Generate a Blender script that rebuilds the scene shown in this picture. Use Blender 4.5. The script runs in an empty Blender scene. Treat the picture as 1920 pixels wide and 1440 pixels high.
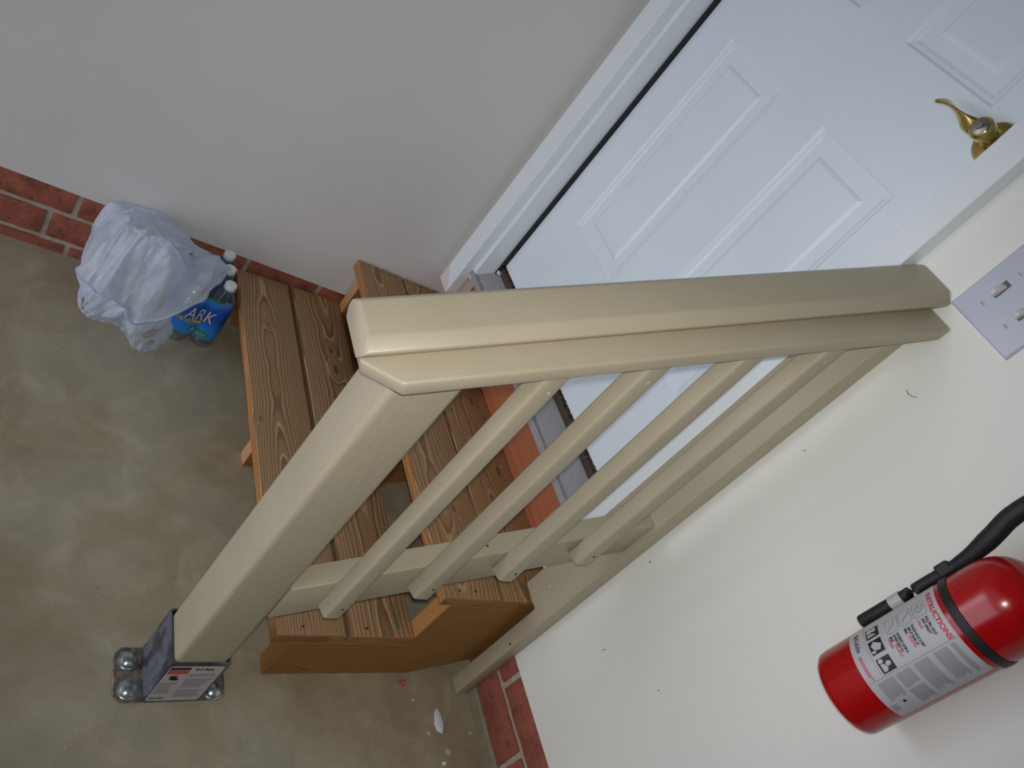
import bpy, bmesh, math, random
import numpy as np
from mathutils import Vector, Matrix

S = bpy.context.scene
COL = S.collection
rad = math.radians

# ------------------------------------------------------------------ camera, world, lights, exposure
CAM_POS = Vector((1.7017, -1.1389, 1.3490))
YAW, PITCH, ROLL, F_PX = -0.7879, 0.5117, -0.7384, 1448.3
_f = Vector((math.sin(YAW) * math.cos(PITCH), math.cos(YAW) * math.cos(PITCH), -math.sin(PITCH)))
_r = Vector((math.cos(YAW), -math.sin(YAW), 0))
_d = _f.cross(_r)
_c, _s = math.cos(ROLL), math.sin(ROLL)
right, down = _c * _r + _s * _d, -_s * _r + _c * _d
cam_data = bpy.data.cameras.new('camera')
cam = bpy.data.objects.new('camera', cam_data)
COL.objects.link(cam)
cam_data.sensor_fit = 'HORIZONTAL'
cam_data.sensor_width = 36.0
cam_data.lens = F_PX / 1920 * 36.0
cam_data.clip_start = 0.02
m3 = Matrix((right, -down, -_f)).transposed()
cam.matrix_world = Matrix.Translation(CAM_POS) @ m3.to_4x4()
S.camera = cam

world = bpy.data.worlds.new('daylight')
S.world = world
world.use_nodes = True
bg = world.node_tree.nodes['Background']
bg.inputs['Color'].default_value = (0.78, 0.89, 1.0, 1)
bg.inputs['Strength'].default_value = 0.05

def area_light(name, loc, target, size, energy, color):
    d = bpy.data.lights.new(name, 'AREA')
    d.shape = 'RECTANGLE'
    d.size, d.size_y = size
    d.energy = energy
    d.color = color
    d.specular_factor = 0.5
    o = bpy.data.objects.new(name, d)
    COL.objects.link(o)
    o.location = loc
    o.rotation_euler = (Vector(target) - Vector(loc)).to_track_quat('-Z', 'Y').to_euler()
    return o

# daylight entering low, under the raised overhead door behind the viewer, and over its lower part
area_light('garage_opening_daylight', (1.2, -2.75, 0.45), (1.0, 0.0, 0.5), (2.6, 0.8), 15.4, (0.96, 0.98, 1.12))
area_light('garage_opening_daylight', (1.2, -2.75, 1.45), (1.0, 0.0, 0.7), (2.6, 0.9), 3.5, (0.96, 0.98, 1.12))
area_light('garage_opening_daylight', (0.35, -2.4, 0.45), (0.9, 0.0, 0.5), (0.7, 0.8), 3.1, (0.98, 0.98, 1.12))
# the phone's own flash: a narrow lamp beside the lens, strongest along the axis
_fl = bpy.data.lights.new('phone_flash', 'SPOT')
_fl.energy = 29
_fl.spot_size = rad(95)
_fl.spot_blend = 1.0
_fl.shadow_soft_size = 0.010
_fl.color = (1.0, 0.99, 0.94)
_fo = bpy.data.objects.new('phone_flash', _fl)
COL.objects.link(_fo)
_fo.matrix_world = cam.matrix_world.copy()
_fo.location = CAM_POS + Vector((-0.01, 0.0, 0.02))

S.view_settings.view_transform = 'Standard'
S.view_settings.look = 'None'
S.view_settings.gamma = 1.0
S.view_settings.use_curve_mapping = False
S.view_settings.exposure = 0.0
S.cycles.use_denoising = True
S.cycles.max_bounces = 10
S.cycles.transparent_max_bounces = 12

# ------------------------------------------------------------------ materials
def lin(c):
    return tuple(((x / 255) / 12.92 if x / 255 <= 0.04045 else ((x / 255 + 0.055) / 1.055) ** 2.4) for x in c) + (1.0,)

class NT:
    """small node-graph helper"""
    def __init__(self, name):
        self.m = bpy.data.materials.new(name)
        self.m.use_nodes = True
        self.t = self.m.node_tree
        self.b = self.t.nodes['Principled BSDF']
        self.out = self.t.nodes['Material Output']
    def n(self, typ, **kw):
        nd = self.t.nodes.new(typ)
        for k, v in kw.items():
            setattr(nd, k, v)
        return nd
    def put(self, sock, v):
        if isinstance(v, bpy.types.NodeSocket):
            self.t.links.new(v, sock)
        else:
            sock.default_value = v
    def math(self, op, a, b=0.0, c=0.0):
        nd = self.n('ShaderNodeMath', operation=op)
        self.put(nd.inputs[0], a); self.put(nd.inputs[1], b); self.put(nd.inputs[2], c)
        return nd.outputs[0]
    def vmul(self, v, s):
        nd = self.n('ShaderNodeVectorMath', operation='MULTIPLY')
        self.put(nd.inputs[0], v); self.put(nd.inputs[1], s)
        return nd.outputs[0]
    def vadd(self, v, s):
        nd = self.n('ShaderNodeVectorMath', operation='ADD')
        self.put(nd.inputs[0], v); self.put(nd.inputs[1], s)
        return nd.outputs[0]
    def coord(self):
        return self.n('ShaderNodeTexCoord').outputs['Object']
    def sep(self, v):
        nd = self.n('ShaderNodeSeparateXYZ'); self.put(nd.inputs[0], v)
        return nd.outputs
    def noise(self, v, scale, detail=4, rough=0.5, dist=0.0):
        nd = self.n('ShaderNodeTexNoise')
        self.put(nd.inputs['Vector'], v)
        nd.inputs['Scale'].default_value = scale
        nd.inputs['Detail'].default_value = detail
        nd.inputs['Roughness'].default_value = rough
        nd.inputs['Distortion'].default_value = dist
        return nd.outputs['Fac']
    def ramp(self, fac, stops, interp='LINEAR'):
        nd = self.n('ShaderNodeValToRGB')
        nd.color_ramp.interpolation = interp
        els = nd.color_ramp.elements
        while len(els) < len(stops):
            els.new(0.5)
        for e, (p, c) in zip(els, stops):
            e.position = p; e.color = c
        self.put(nd.inputs[0], fac)
        return nd.outputs[0]
    def mix(self, fac, a, b, mode='MIX'):
        nd = self.n('ShaderNodeMix', data_type='RGBA', blend_type=mode)
        self.put(nd.inputs[0], fac); self.put(nd.inputs[6], a); self.put(nd.inputs[7], b)
        return nd.outputs[2]
    def bump(self, h, strength, dist=0.002):
        nd = self.n('ShaderNodeBump')
        nd.inputs['Strength'].default_value = strength
        nd.inputs['Distance'].default_value = dist
        self.put(nd.inputs['Height'], h)
        self.t.links.new(nd.outputs[0], self.b.inputs['Normal'])
    def base(self, c, rough=0.5, **kw):
        self.put(self.b.inputs['Base Color'], c)
        self.put(self.b.inputs['Roughness'], rough)
        for k, v in kw.items():
            self.put(self.b.inputs[k.replace('_', ' ')], v)
        return self

def grey(v): return (v, v, v, 1)

def plain(name, rgb, rough=0.5, var=0.06, scale=30, bump=0.0, **kw):
    t = NT(name)
    co = t.coord()
    nz = t.noise(co, scale, 4)
    c = lin(rgb)
    lo = tuple(x * (1 - var) for x in c[:3]) + (1,)
    hi = tuple(min(1, x * (1 + var)) for x in c[:3]) + (1,)
    t.base(t.ramp(nz, [(0.3, lo), (0.7, hi)]), rough, **kw)
    if bump:
        t.bump(t.noise(co, scale * 6, 3), bump, 0.001)
    return t.m

def wood(name, cols, axis='x', root=(0, 0, 0), y0=0.0, z0=-0.04, tilt=0.02, freq=190, wob=1.0, knots=(), seed=0.0, rough=0.6, blotch=0.25, soft_mix=0.45):
    """flat-sawn softwood: growth rings around a pith line that wanders below the board, pulled aside by knots"""
    t = NT(name)
    co = t.vadd(t.coord(), tuple(root))
    s = t.sep(co)
    if axis == 'x': L, A, B = s[0], s[1], s[2]
    else: L, A, B = s[1], s[2], s[0]
    cmb = t.n('ShaderNodeCombineXYZ')
    t.put(cmb.inputs[0], L); t.put(cmb.inputs[1], A); t.put(cmb.inputs[2], B)
    c = cmb.outputs[0]
    slow = t.noise(t.vadd(t.vmul(c, (1.7, 3.0, 0.6)), (seed, seed * 1.7, seed * 0.3)), 1.6, 2)
    a = t.math('SUBTRACT', A, y0)
    w1 = t.math('MULTIPLY', t.math('SUBTRACT', slow, 0.5), 0.055 * wob)
    b = t.math('ADD', t.math('SUBTRACT', B, z0), t.math('ADD', w1, t.math('MULTIPLY', L, tilt)))
    r = t.math('SQRT', t.math('ADD', t.math('MULTIPLY', a, a), t.math('MULTIPLY', b, b)))
    kn = None
    for (kx, ky, ks) in knots:
        dx = t.math('DIVIDE', t.math('SUBTRACT', L, kx), ks * 2.6)
        dy = t.math('DIVIDE', t.math('SUBTRACT', A, ky), ks)
        g = t.math('POWER', 2.718, t.math('MULTIPLY', t.math('ADD', t.math('MULTIPLY', dx, dx), t.math('MULTIPLY', dy, dy)), -1.0))
        kn = g if kn is None else t.math('MAXIMUM', kn, g)
    if kn is not None:
        r = t.math('ADD', r, t.math('MULTIPLY', kn, 0.03))
    fine = t.noise(t.vmul(c, (6, 60, 60)), 1.0, 3)
    ph = t.math('ADD', t.math('MULTIPLY', r, freq), t.math('MULTIPLY', fine, 0.5))
    fr = t.math('FRACT', ph)
    dk, md, lt = [lin(x) for x in cols]
    ring = t.ramp(fr, [(0.0, md), (0.35, md), (0.58, dk), (0.74, dk), (0.84, lt), (0.92, lt), (1.0, md)])
    soft = t.noise(t.vmul(c, (5, 40, 40)), 1.0, 2)
    ring = t.mix(t.math('MULTIPLY', soft, soft_mix), ring, md)
    big = t.noise(t.vadd(t.vmul(c, (2.0, 9, 9)), (seed * 2, 0, 0)), 1.0, 3)
    streak = t.noise(t.vmul(c, (7, 420, 420)), 1.0, 2)
    col = t.mix(t.math('MULTIPLY', big, blotch * 1.6), ring, md)
    col = t.mix(t.math('MULTIPLY', t.math('SUBTRACT', streak, 0.45), 0.9), col, dk)
    if kn is not None:
        hot = t.math('GREATER_THAN', kn, 0.80)
        col = t.mix(t.math('MULTIPLY', hot, 0.65), col, tuple(x * 0.45 for x in dk[:3]) + (1,))
    t.base(col, rough)
    t.bump(fr, 0.12, 0.0008)
    return t.m

PAINT = NT('khaki_paint')
_co = PAINT.coord()
_n1 = PAINT.noise(PAINT.vmul(_co, (1, 1, 1)), 7, 3)
PAINT.base(PAINT.ramp(_n1, [(0.3, lin((172, 163, 139))), (0.7, lin((180, 170, 147)))]), 0.38)
PAINT.bump(PAINT.noise(_co, 45, 4), 0.10, 0.002)

PAINT_POST = NT('khaki_paint_over_grain')
_co = PAINT_POST.coord()
PAINT_POST.base(PAINT_POST.ramp(PAINT_POST.noise(_co, 7, 3), [(0.3, lin((172, 163, 139))), (0.7, lin((180, 170, 147)))]), 0.38)
_h = PAINT_POST.noise(PAINT_POST.vmul(_co, (160, 190, 26)), 1.0, 3, 0.6)
PAINT_POST.bump(_h, 0.45, 0.0018)

def wallmat(name, rgb):
    t = NT(name)
    co = t.coord()
    a = lin(rgb)
    b = lin(tuple(x - 5 for x in rgb))
    t.base(t.ramp(t.noise(co, 2.2, 3), [(0.35, b), (0.65, a)]), 0.55)
    t.bump(t.noise(co, 140, 3), 0.05, 0.001)
    return t.m
M_WALL_L = wallmat('white_wall_paint', (214, 213, 210))
M_WALL_B = wallmat('cream_wall_paint', (232, 233, 226))
M_CEIL = wallmat('ceiling_paint', (150, 148, 144))
M_TRIM = plain('white_gloss_trim', (228, 236, 240), 0.28, 0.02, 8)
M_PRIMER = plain('bare_primed_casing', (222, 212, 208), 0.6, 0.03, 20)
M_DOOR = NT('white_door_paint')
_co = M_DOOR.coord()
M_DOOR.base(M_DOOR.ramp(M_DOOR.noise(_co, 3, 2), [(0.3, lin((224, 236, 245))), (0.7, lin((231, 242, 250)))]), 0.33)
M_DOOR.bump(M_DOOR.noise(M_DOOR.vmul(_co, (220, 220, 9)), 1, 3), 0.05, 0.001)
M_DOOR = M_DOOR.m
M_BLACK = plain('black_rubber', (24, 24, 26), 0.55, 0.1, 40)
M_SEAL = plain('black_weatherstrip', (18, 19, 24), 0.6, 0.1, 40)
M_SWEEP = plain('brown_door_sweep', (70, 54, 42), 0.55, 0.25, 60)
M_SWITCH = plain('switch_plastic', (188, 195, 208), 0.35, 0.02, 30)
M_TOGGLE = plain('toggle_ivory', (208, 205, 202), 0.35, 0.02, 30)
M_SLOT = plain('dark_slot', (95, 88, 84), 0.5, 0.05, 30)
M_STEEL = plain('screw_steel', (190, 192, 196), 0.3, 0.05, 60, Metallic=1.0)
M_CAP = plain('white_cap_plastic', (224, 226, 226), 0.45, 0.02, 30)
M_RED = plain('red_enamel', (164, 6, 12), 0.20, 0.03, 12)
M_LABEL = plain('label_paper', (178, 179, 183), 0.4, 0.02, 40)
M_INK = plain('label_black_ink', (26, 28, 34), 0.5, 0.05, 60)
M_INKRED = plain('label_red_ink', (200, 44, 58), 0.5, 0.05, 60)
M_INKGREY = plain('label_grey_print', (140, 142, 146), 0.5, 0.12, 900)
M_INKLINE = plain('label_grey_line', (120, 122, 126), 0.5, 0.05, 60)
M_STICK = plain('bracket_sticker', (196, 190, 192), 0.45, 0.04, 40)
M_ORANGE = plain('sticker_orange', (206, 84, 52), 0.45, 0.05, 60)
M_CLEAR_RING = plain('grey_hose_clip', (178, 180, 180), 0.4, 0.03, 30)

t = NT('black_post_base_metal')
_co = t.coord()
_nz = t.noise(t.vmul(_co, (22, 22, 13)), 1, 5, 0.62, 0.5)
t.base(t.ramp(_nz, [(0.34, lin((52, 53, 60))), (0.47, lin((78, 81, 92))), (0.57, lin((116, 121, 134))), (0.66, lin((92, 95, 106))), (0.78, lin((58, 58, 64)))]), 0.42, Metallic=0.35)
t.bump(_nz, 0.3, 0.002)
M_BASE = t.m

t = NT('dusty_scraped_metal')
_co = t.coord()
_nz = t.noise(_co, 42, 5, 0.65, 0.6)
t.base(t.ramp(_nz, [(0.34, lin((58, 56, 58))), (0.48, lin((112, 104, 94))), (0.62, lin((150, 138, 120))), (0.75, lin((92, 86, 82)))]), 0.5, Metallic=0.35)
t.bump(_nz, 0.3, 0.002)
M_FLANGE = t.m

t = NT('zinc_bolt')
_co = t.coord()
t.base(t.ramp(t.noise(_co, 60, 3), [(0.3, lin((150, 160, 160))), (0.7, lin((196, 208, 210)))]), 0.28, Metallic=0.9)
M_BOLT = t.m

t = NT('brass')
_co = t.coord()
t.base(t.ramp(t.noise(_co, 20, 2), [(0.3, lin((186, 160, 84))), (0.7, lin((205, 182, 108)))]), 0.2, Metallic=1.0)
M_BRASS = t.m
t = NT('satin_nickel')
t.base(t.ramp(t.noise(t.coord(), 20, 2), [(0.3, lin((170, 168, 158))), (0.7, lin((190, 188, 178)))]), 0.22, Metallic=1.0)
M_NICKEL = t.m

t = NT('sill_aluminium')
_co = t.coord()
_nz = t.noise(t.vmul(_co, (40, 300, 40)), 1, 3)
_bl = t.noise(_co, 9, 4)
t.base(t.mix(_bl, t.ramp(_nz, [(0.3, lin((158, 159, 164))), (0.7, lin((180, 181, 186)))]), lin((150, 148, 150))), 0.45, Metallic=0.1)
M_SILL = t.m
M_NOSE = plain('sill_nosing', (176, 178, 176), 0.4, 0.06, 30, Metallic=0.3)

# concrete: trowelled grey-brown slab with rusty patches, grey patches, specks and dark spots
t = NT('concrete_slab')
_co = t.coord()
_a = t.noise(_co, 2.6, 6, 0.58, 0.4)
_c1 = t.ramp(_a, [(0.25, lin((142, 142, 131))), (0.48, lin((169, 161, 138))), (0.62, lin((154, 138, 111))), (0.80, lin((184, 179, 159)))])
_b2 = t.noise(t.vadd(_co, (7, 3, 0)), 9, 5, 0.65, 0.8)
_c2 = t.mix(t.math('MULTIPLY', _b2, 0.5), _c1, t.ramp(_b2, [(0.35, lin((122, 117, 101))), (0.55, lin((174, 164, 142))), (0.7, lin((196, 192, 174)))]))
_sp = t.noise(_co, 260, 3, 0.7)
_c3 = t.mix(t.ramp(_sp, [(0.30, grey(0.4)), (0.42, grey(0.0))]), _c2, lin((103, 97, 83)))
_v = t.n('ShaderNodeTexVoronoi'); t.put(_v.inputs['Vector'], _co); _v.inputs['Scale'].default_value = 26
_dots = t.ramp(_v.outputs['Distance'], [(0.035, grey(0.9)), (0.07, grey(0.0))])
_gate = t.math('GREATER_THAN', t.noise(_co, 6, 2), 0.56)
_c4 = t.mix(t.math('MULTIPLY', t.math('MULTIPLY', _dots, _gate), 0.7), _c3, lin((96, 90, 72)))
_v2 = t.n('ShaderNodeTexVoronoi'); t.put(_v2.inputs['Vector'], t.vadd(_co, (3.3, 1.7, 0))); _v2.inputs['Scale'].default_value = 34
_dots2 = t.ramp(_v2.outputs['Distance'], [(0.025, grey(0.9)), (0.055, grey(0.0))])
_gate2 = t.math('GREATER_THAN', t.noise(t.vadd(_co, (11, 5, 0)), 7, 2), 0.58)
_c5 = t.mix(t.math('MULTIPLY', t.math('MULTIPLY', _dots2, _gate2), 0.5), _c4, lin((255, 244, 236)))
t.base(_c5, 0.55)
t.bump(t.math('ADD', _b2, t.math('MULTIPLY', _sp, 0.3)), 0.22, 0.002)
M_CONC = t.m

t = NT('red_brick')
_co = t.coord()
_g = t.n('ShaderNodeNewGeometry')
_a = t.noise(_co, 26, 5, 0.62)
_b = t.noise(_co, 150, 4, 0.6)
_c1 = t.ramp(_a, [(0.28, lin((108, 58, 46))), (0.5, lin((150, 84, 66))), (0.72, lin((170, 100, 78)))])
_c1 = t.mix(t.math('MULTIPLY', t.ramp(_g.outputs['Random Per Island'], [(0, grey(0)), (1, grey(1))]), 0.35), _c1, lin((128, 70, 52)))
_c1 = t.mix(t.ramp(_b, [(0.64, grey(0)), (0.72, grey(0.5))]), _c1, lin((196, 160, 138)))
_c1 = t.mix(t.ramp(t.noise(t.vadd(_co, (4, 2, 1)), 60, 4), [(0.30, grey(0.6)), (0.42, grey(0))]), _c1, lin((88, 50, 40)))
t.base(_c1, 0.8)
t.bump(t.math('ADD', _a, _b), 0.4, 0.002)
M_BRICK = t.m
t = NT('mortar')
_co = t.coord()
_a = t.noise(_co, 60, 5, 0.6)
t.base(t.ramp(_a, [(0.3, lin((150, 142, 124))), (0.7, lin((186, 180, 162)))]), 0.85)
t.bump(_a, 0.5, 0.003)
M_MORTAR = t.m
M_CURB = plain('dusty_slab_edge', (136, 124, 102), 0.7, 0.15, 40, 0.3)

DECK = ((106, 74, 48), (159, 124, 88), (208, 180, 136))
DECK2 = ((110, 76, 48), (160, 124, 84), (200, 168, 122))
STEP_ROOT = (0.55, -0.25, 0.0)
M_T = [
    wood('brown_pine_front_board', DECK, root=STEP_ROOT, y0=-0.455, z0=0.105, tilt=-0.028, freq=185, wob=0.75, knots=((0.234, -0.451, 0.006), (0.556, -0.50, 0.006)), seed=1.3),
    wood('brown_pine_second_board', DECK, root=STEP_ROOT, y0=-0.285, z0=0.10, tilt=0.02, freq=175, wob=0.75, knots=((0.268, -0.284, 0.010), (0.335, -0.280, 0.014)), seed=4.1),
    wood('brown_pine_upper_board', DECK2, root=STEP_ROOT, y0=-0.20, z0=0.255, tilt=0.03, freq=175, wob=1.0, knots=((0.85, -0.17, 0.008),), seed=7.9),
    wood('brown_pine_upper_back_board', DECK2, root=STEP_ROOT, y0=-0.05, z0=0.25, tilt=-0.02, freq=165, wob=1.1, knots=((0.50, -0.01, 0.012), (0.72, 0.0, 0.012)), seed=12.5),
]
M_STRING = wood('stringer_pine', ((112, 74, 34), (146, 104, 52), (164, 124, 70)), axis='y', root=STEP_ROOT, y0=0.02, z0=1.03, tilt=0.03, freq=85, wob=1.8, soft_mix=1.3, knots=((-0.40, 0.02, 0.006),), seed=3.0)
M_CUT = wood('fresh_cut_pine', ((186, 132, 86), (206, 156, 108), (222, 178, 132)), axis='y', root=STEP_ROOT, freq=140, seed=5)
M_EDGE = wood('orange_board_edge', ((140, 88, 46), (172, 120, 70), (194, 146, 96)), root=STEP_ROOT, y0=0.3, z0=0.0, freq=160, seed=2)
M_END = wood('amber_board_end', ((118, 82, 40), (146, 104, 54), (158, 118, 66)), axis='y', root=STEP_ROOT, freq=150, seed=8)
M_RISER = wood('red_stained_riser', ((138, 74, 46), (172, 102, 68), (190, 128, 94)), axis='x', y0=0.2, z0=0.30, tilt=0.02, freq=120, wob=1.0, seed=9, rough=0.55, blotch=0.8, soft_mix=0.8)

# crinkled carrier bag film
t = NT('thin_white_bag_film')
_co = t.coord()
t.base(t.ramp(t.noise(_co, 14, 3), [(0.3, lin((214, 226, 240))), (0.7, lin((232, 241, 252)))]), 0.20)
_w = t.vadd(_co, (0, 0, 0))
_wn = t.n('ShaderNodeTexNoise'); t.put(_wn.inputs['Vector'], _co); _wn.inputs['Scale'].default_value = 9
_wv = t.n('ShaderNodeVectorMath', operation='MULTIPLY_ADD'); t.put(_wv.inputs[0], _wn.outputs['Color']); _wv.inputs[1].default_value = (0.05, 0.05, 0.05); t.put(_wv.inputs[2], _co)
_hs = None
for _sc, _am in ((22, 1.0), (55, 0.5)):
    _vo = t.n('ShaderNodeTexVoronoi', feature='DISTANCE_TO_EDGE'); t.put(_vo.inputs['Vector'], _wv.outputs[0]); _vo.inputs['Scale'].default_value = _sc
    _h1 = t.math('MULTIPLY', t.math('MINIMUM', _vo.outputs['Distance'], 0.30), _am * 22 / _sc)
    _hs = _h1 if _hs is None else t.math('ADD', _hs, _h1)
t.bump(_hs, 0.30, 0.010)
_tr = t.n('ShaderNodeBsdfTranslucent'); _tr.inputs[0].default_value = (0.78, 0.88, 1.0, 1)
_tp = t.n('ShaderNodeBsdfTransparent')
_m1 = t.n('ShaderNodeMixShader'); _m1.inputs[0].default_value = 0.46
t.t.links.new(t.b.outputs[0], _m1.inputs[1]); t.t.links.new(_tr.outputs[0], _m1.inputs[2])
_m2 = t.n('ShaderNodeMixShader'); t.put(_m2.inputs[0], t.math('MULTIPLY', t.math('SUBTRACT', t.noise(t.vadd(_co, (2.1, 0.4, 0)), 13, 3, 0.6, 0.8), 0.28), 0.62))
t.t.links.new(_m1.outputs[0], _m2.inputs[1]); t.t.links.new(_tp.outputs[0], _m2.inputs[2])
t.t.links.new(_m2.outputs[0], t.out.inputs[0])
M_BAG = t.m

t = NT('clear_bottle_plastic')
_tp = t.n('ShaderNodeBsdfTransparent'); _tp.inputs[0].default_value = (0.95, 0.98, 0.98, 1)
_gl = t.n('ShaderNodeBsdfGlossy'); _gl.inputs['Roughness'].default_value = 0.06
_lw = t.n('ShaderNodeLayerWeight'); _lw.inputs['Blend'].default_value = 0.35
_mx = t.n('ShaderNodeMixShader')
t.t.links.new(t.math('ADD', t.math('MULTIPLY', _lw.outputs['Facing'], 0.55), 0.06), _mx.inputs[0])
_hz = t.n('ShaderNodeBsdfTranslucent'); _hz.inputs[0].default_value = (0.80, 0.88, 0.90, 1)
_m0 = t.n('ShaderNodeMixShader'); _m0.inputs[0].default_value = 0.16
t.t.links.new(_tp.outputs[0], _m0.inputs[1]); t.t.links.new(_hz.outputs[0], _m0.inputs[2])
t.t.links.new(_m0.outputs[0], _mx.inputs[1]); t.t.links.new(_gl.outputs[0], _mx.inputs[2])
t.t.links.new(_mx.outputs[0], t.out.inputs[0])
M_PET = t.m
M_RINGBLUE = plain('teal_neck_ring', (70, 120, 140), 0.35, 0.05, 40)

t = NT('blue_printed_film')
_co = t.coord()
_z = t.sep(_co)[2]
_nz = t.noise(_co, 18, 3)
_zz = t.math('ADD', _z, t.math('MULTIPLY', t.math('SUBTRACT', _nz, 0.5), 0.03))
_cc = t.ramp(t.math('MULTIPLY', _zz, 5.0), [(0.16, lin((40, 146, 236))), (0.36, lin((34, 128, 226))), (0.50, lin((30, 80, 178))), (0.64, lin((28, 82, 184))), (0.76, lin((44, 146, 238)))])
t.base(_cc, 0.22)
t.bump(t.noise(_co, 50, 4, 0.6, 0.8), 0.2, 0.003)
M_FILM = t.m
M_PRINT_W = plain('print_silver', (188, 194, 200), 0.3, 0.08, 80)
M_PRINT_Y = plain('print_yellow', (206, 184, 36), 0.35, 0.05, 60)
M_PRINT_G = plain('print_green', (58, 128, 56), 0.35, 0.15, 60)
M_PRINT_N = plain('print_navy', (26, 44, 96), 0.35, 0.05, 60)
M_CHIP = plain('plaster_chip', (216, 220, 228), 0.7, 0.05, 60, 0.3)
M_CHIP2 = plain('grey_flake', (186, 184, 170), 0.8, 0.1, 80, 0.3)
M_PINK = plain('pink_lump', (186, 84, 92), 0.6, 0.15, 120, 0.4)
M_PENCIL = plain('scuff_grey', (128, 120, 116), 0.8, 0.1, 80)
M_STAIN = plain('green_wood_stain', (96, 104, 70), 0.6, 0.2, 120)
M_NAIL = plain('nail_head_dark', (70, 72, 74), 0.4, 0.1, 80, Metallic=0.8)
M_HOLE = plain('nail_hole', (40, 36, 28), 0.8, 0.1, 80)
M_FILLER = plain('paint_filled_dimple', (196, 190, 160), 0.6, 0.05, 80)

# ------------------------------------------------------------------ mesh helpers
ROOTLOC = {}
def link(name, me, mat, parent=None, kind=None, label=None):
    o = bpy.data.objects.new(name, me)
    COL.objects.link(o)
    mats = mat if isinstance(mat, (list, tuple)) else [mat]
    for x in mats:
        me.materials.append(x.m if isinstance(x, NT) else x)
    if parent is not None:
        o.parent = parent
    if kind: o['kind'] = kind
    if label: o['label'] = label
    return o

def root_of(o):
    while o.parent: o = o.parent
    return o

def obj(name, bm, mat, parent=None, kind=None, label=None, smooth=False, recalc=True):
    """bm is in world coordinates; parts are stored relative to their thing's base"""
    if recalc:
        bmesh.ops.recalc_face_normals(bm, faces=bm.faces[:])
    if parent is not None:
        off = root_of(parent).location
        bmesh.ops.translate(bm, vec=-off, verts=bm.verts[:])
    me = bpy.data.meshes.new(name)
    bm.to_mesh(me); bm.free()
    if smooth:
        for p in me.polygons: p.use_smooth = True
        if smooth != 'all':
            me.set_sharp_from_angle(angle=rad(smooth if isinstance(smooth, (int, float)) and smooth is not True else 40))
    return link(name, me, mat, parent, kind, label)

def thing(name, label, cat, loc, group=None):
    o = bpy.data.objects.new(name, None)
    COL.objects.link(o)
    o.location = loc
    o.empty_display_size = 0.05
    o['label'] = label; o['category'] = cat
    if group: o['group'] = group
    return o

def tag(o, label, cat, group=None):
    o['label'] = label; o['category'] = cat
    if group: o['group'] = group
    return o

def join_prints(o, layers):
    """surface print becomes part of the same mesh, one material slot per ink"""
    off = root_of(o).location
    bm = bmesh.new(); bm.from_mesh(o.data)
    for lb, mat in layers:
        mi = len(o.data.materials)
        o.data.materials.append(mat.m if isinstance(mat, NT) else mat)
        n0 = len(bm.faces)
        bmesh.ops.translate(lb, vec=-off, verts=lb.verts[:])
        me = bpy.data.meshes.new('print'); lb.to_mesh(me); lb.free(); bm.from_mesh(me); bpy.data.meshes.remove(me)
        bm.faces.ensure_lookup_table()
        for f in bm.faces[n0:]: f.material_index = mi
    bm.to_mesh(o.data); bm.free()

def bevel(bm, w, seg=2, edges=None):
    bmesh.ops.recalc_face_normals(bm, faces=bm.faces[:])
    es = edges if edges is not None else [e for e in bm.edges if len(e.link_faces) == 2 and e.calc_face_angle(0) > 0.3]
    bmesh.ops.bevel(bm, geom=es, offset=w, segments=seg, affect='EDGES', profile=0.5)
    return bm

def box(x0, x1, y0, y1, z0, z1, bm=None, mi=0):
    new = bm is None
    bm = bm or bmesh.new()
    v = [bm.verts.new((x, y, z)) for x in (x0, x1) for y in (y0, y1) for z in (z0, z1)]
    for f in ((0, 1, 3, 2), (4, 6, 7, 5), (0, 4, 5, 1), (2, 3, 7, 6), (0, 2, 6, 4), (1, 5, 7, 3)):
        bm.faces.new([v[i] for i in f]).material_index = mi
    return bm

def prism(poly, axis, a, b, bm=None, mi=0):
    """extrude a 2D polygon along an axis; axis 'x': poly=(y,z), 'y': poly=(x,z), 'z': poly=(x,y)"""
    bm = bm or bmesh.new()
    def P(p, t):
        return {'x': (t, p[0], p[1]), 'y': (p[0], t, p[1]), 'z': (p[0], p[1], t)}[axis]
    A = [bm.verts.new(P(p, a)) for p in poly]
    B = [bm.verts.new(P(p, b)) for p in poly]
    n = len(poly)
    bm.faces.new(A).material_index = mi
    bm.faces.new(B[::-1]).material_index = mi
    for i in range(n):
        bm.faces.new([A[i], B[i], B[(i + 1) % n], A[(i + 1) % n]]).material_index = mi
    return bm

def loft(rings, bm=None, caps=True, closed=True, mi=0):
    bm = bm or bmesh.new()
    V = [[bm.verts.new(p) for p in r] for r in rings]
    n = len(rings[0])
    for a, b in zip(V, V[1:]):
        for i in range(n if closed else n - 1):
            j = (i + 1) % n
            bm.faces.new([a[i], a[j], b[j], b[i]]).material_index = mi
    if caps:
        bm.faces.new(V[0]).material_index = mi; bm.faces.new(V[-1][::-1]).material_index = mi
    return bm

def lathe(profile, cx, cy, z0=0.0, n=40, bm=None, mi=0):
    bm = bm or bmesh.new()
    rings = [[(cx + r * math.cos(2 * math.pi * k / n), cy + r * math.sin(2 * math.pi * k / n), z0 + z) for k in range(n)] for r, z in profile]
    return loft(rings, bm, True, True, mi)

def disc_lathe(profile, origin, axis, n=32, bm=None):
    """lathe around an arbitrary axis"""
    bm = bm or bmesh.new()
    q = Vector(axis).to_track_quat('Z', 'Y')
    o = Vector(origin)
    rings = [[o + q @ Vector((r * math.cos(2 * math.pi * k / n), r * math.sin(2 * math.pi * k / n), h)) for k in range(n)] for r, h in profile]
    return loft(rings, bm)

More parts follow.
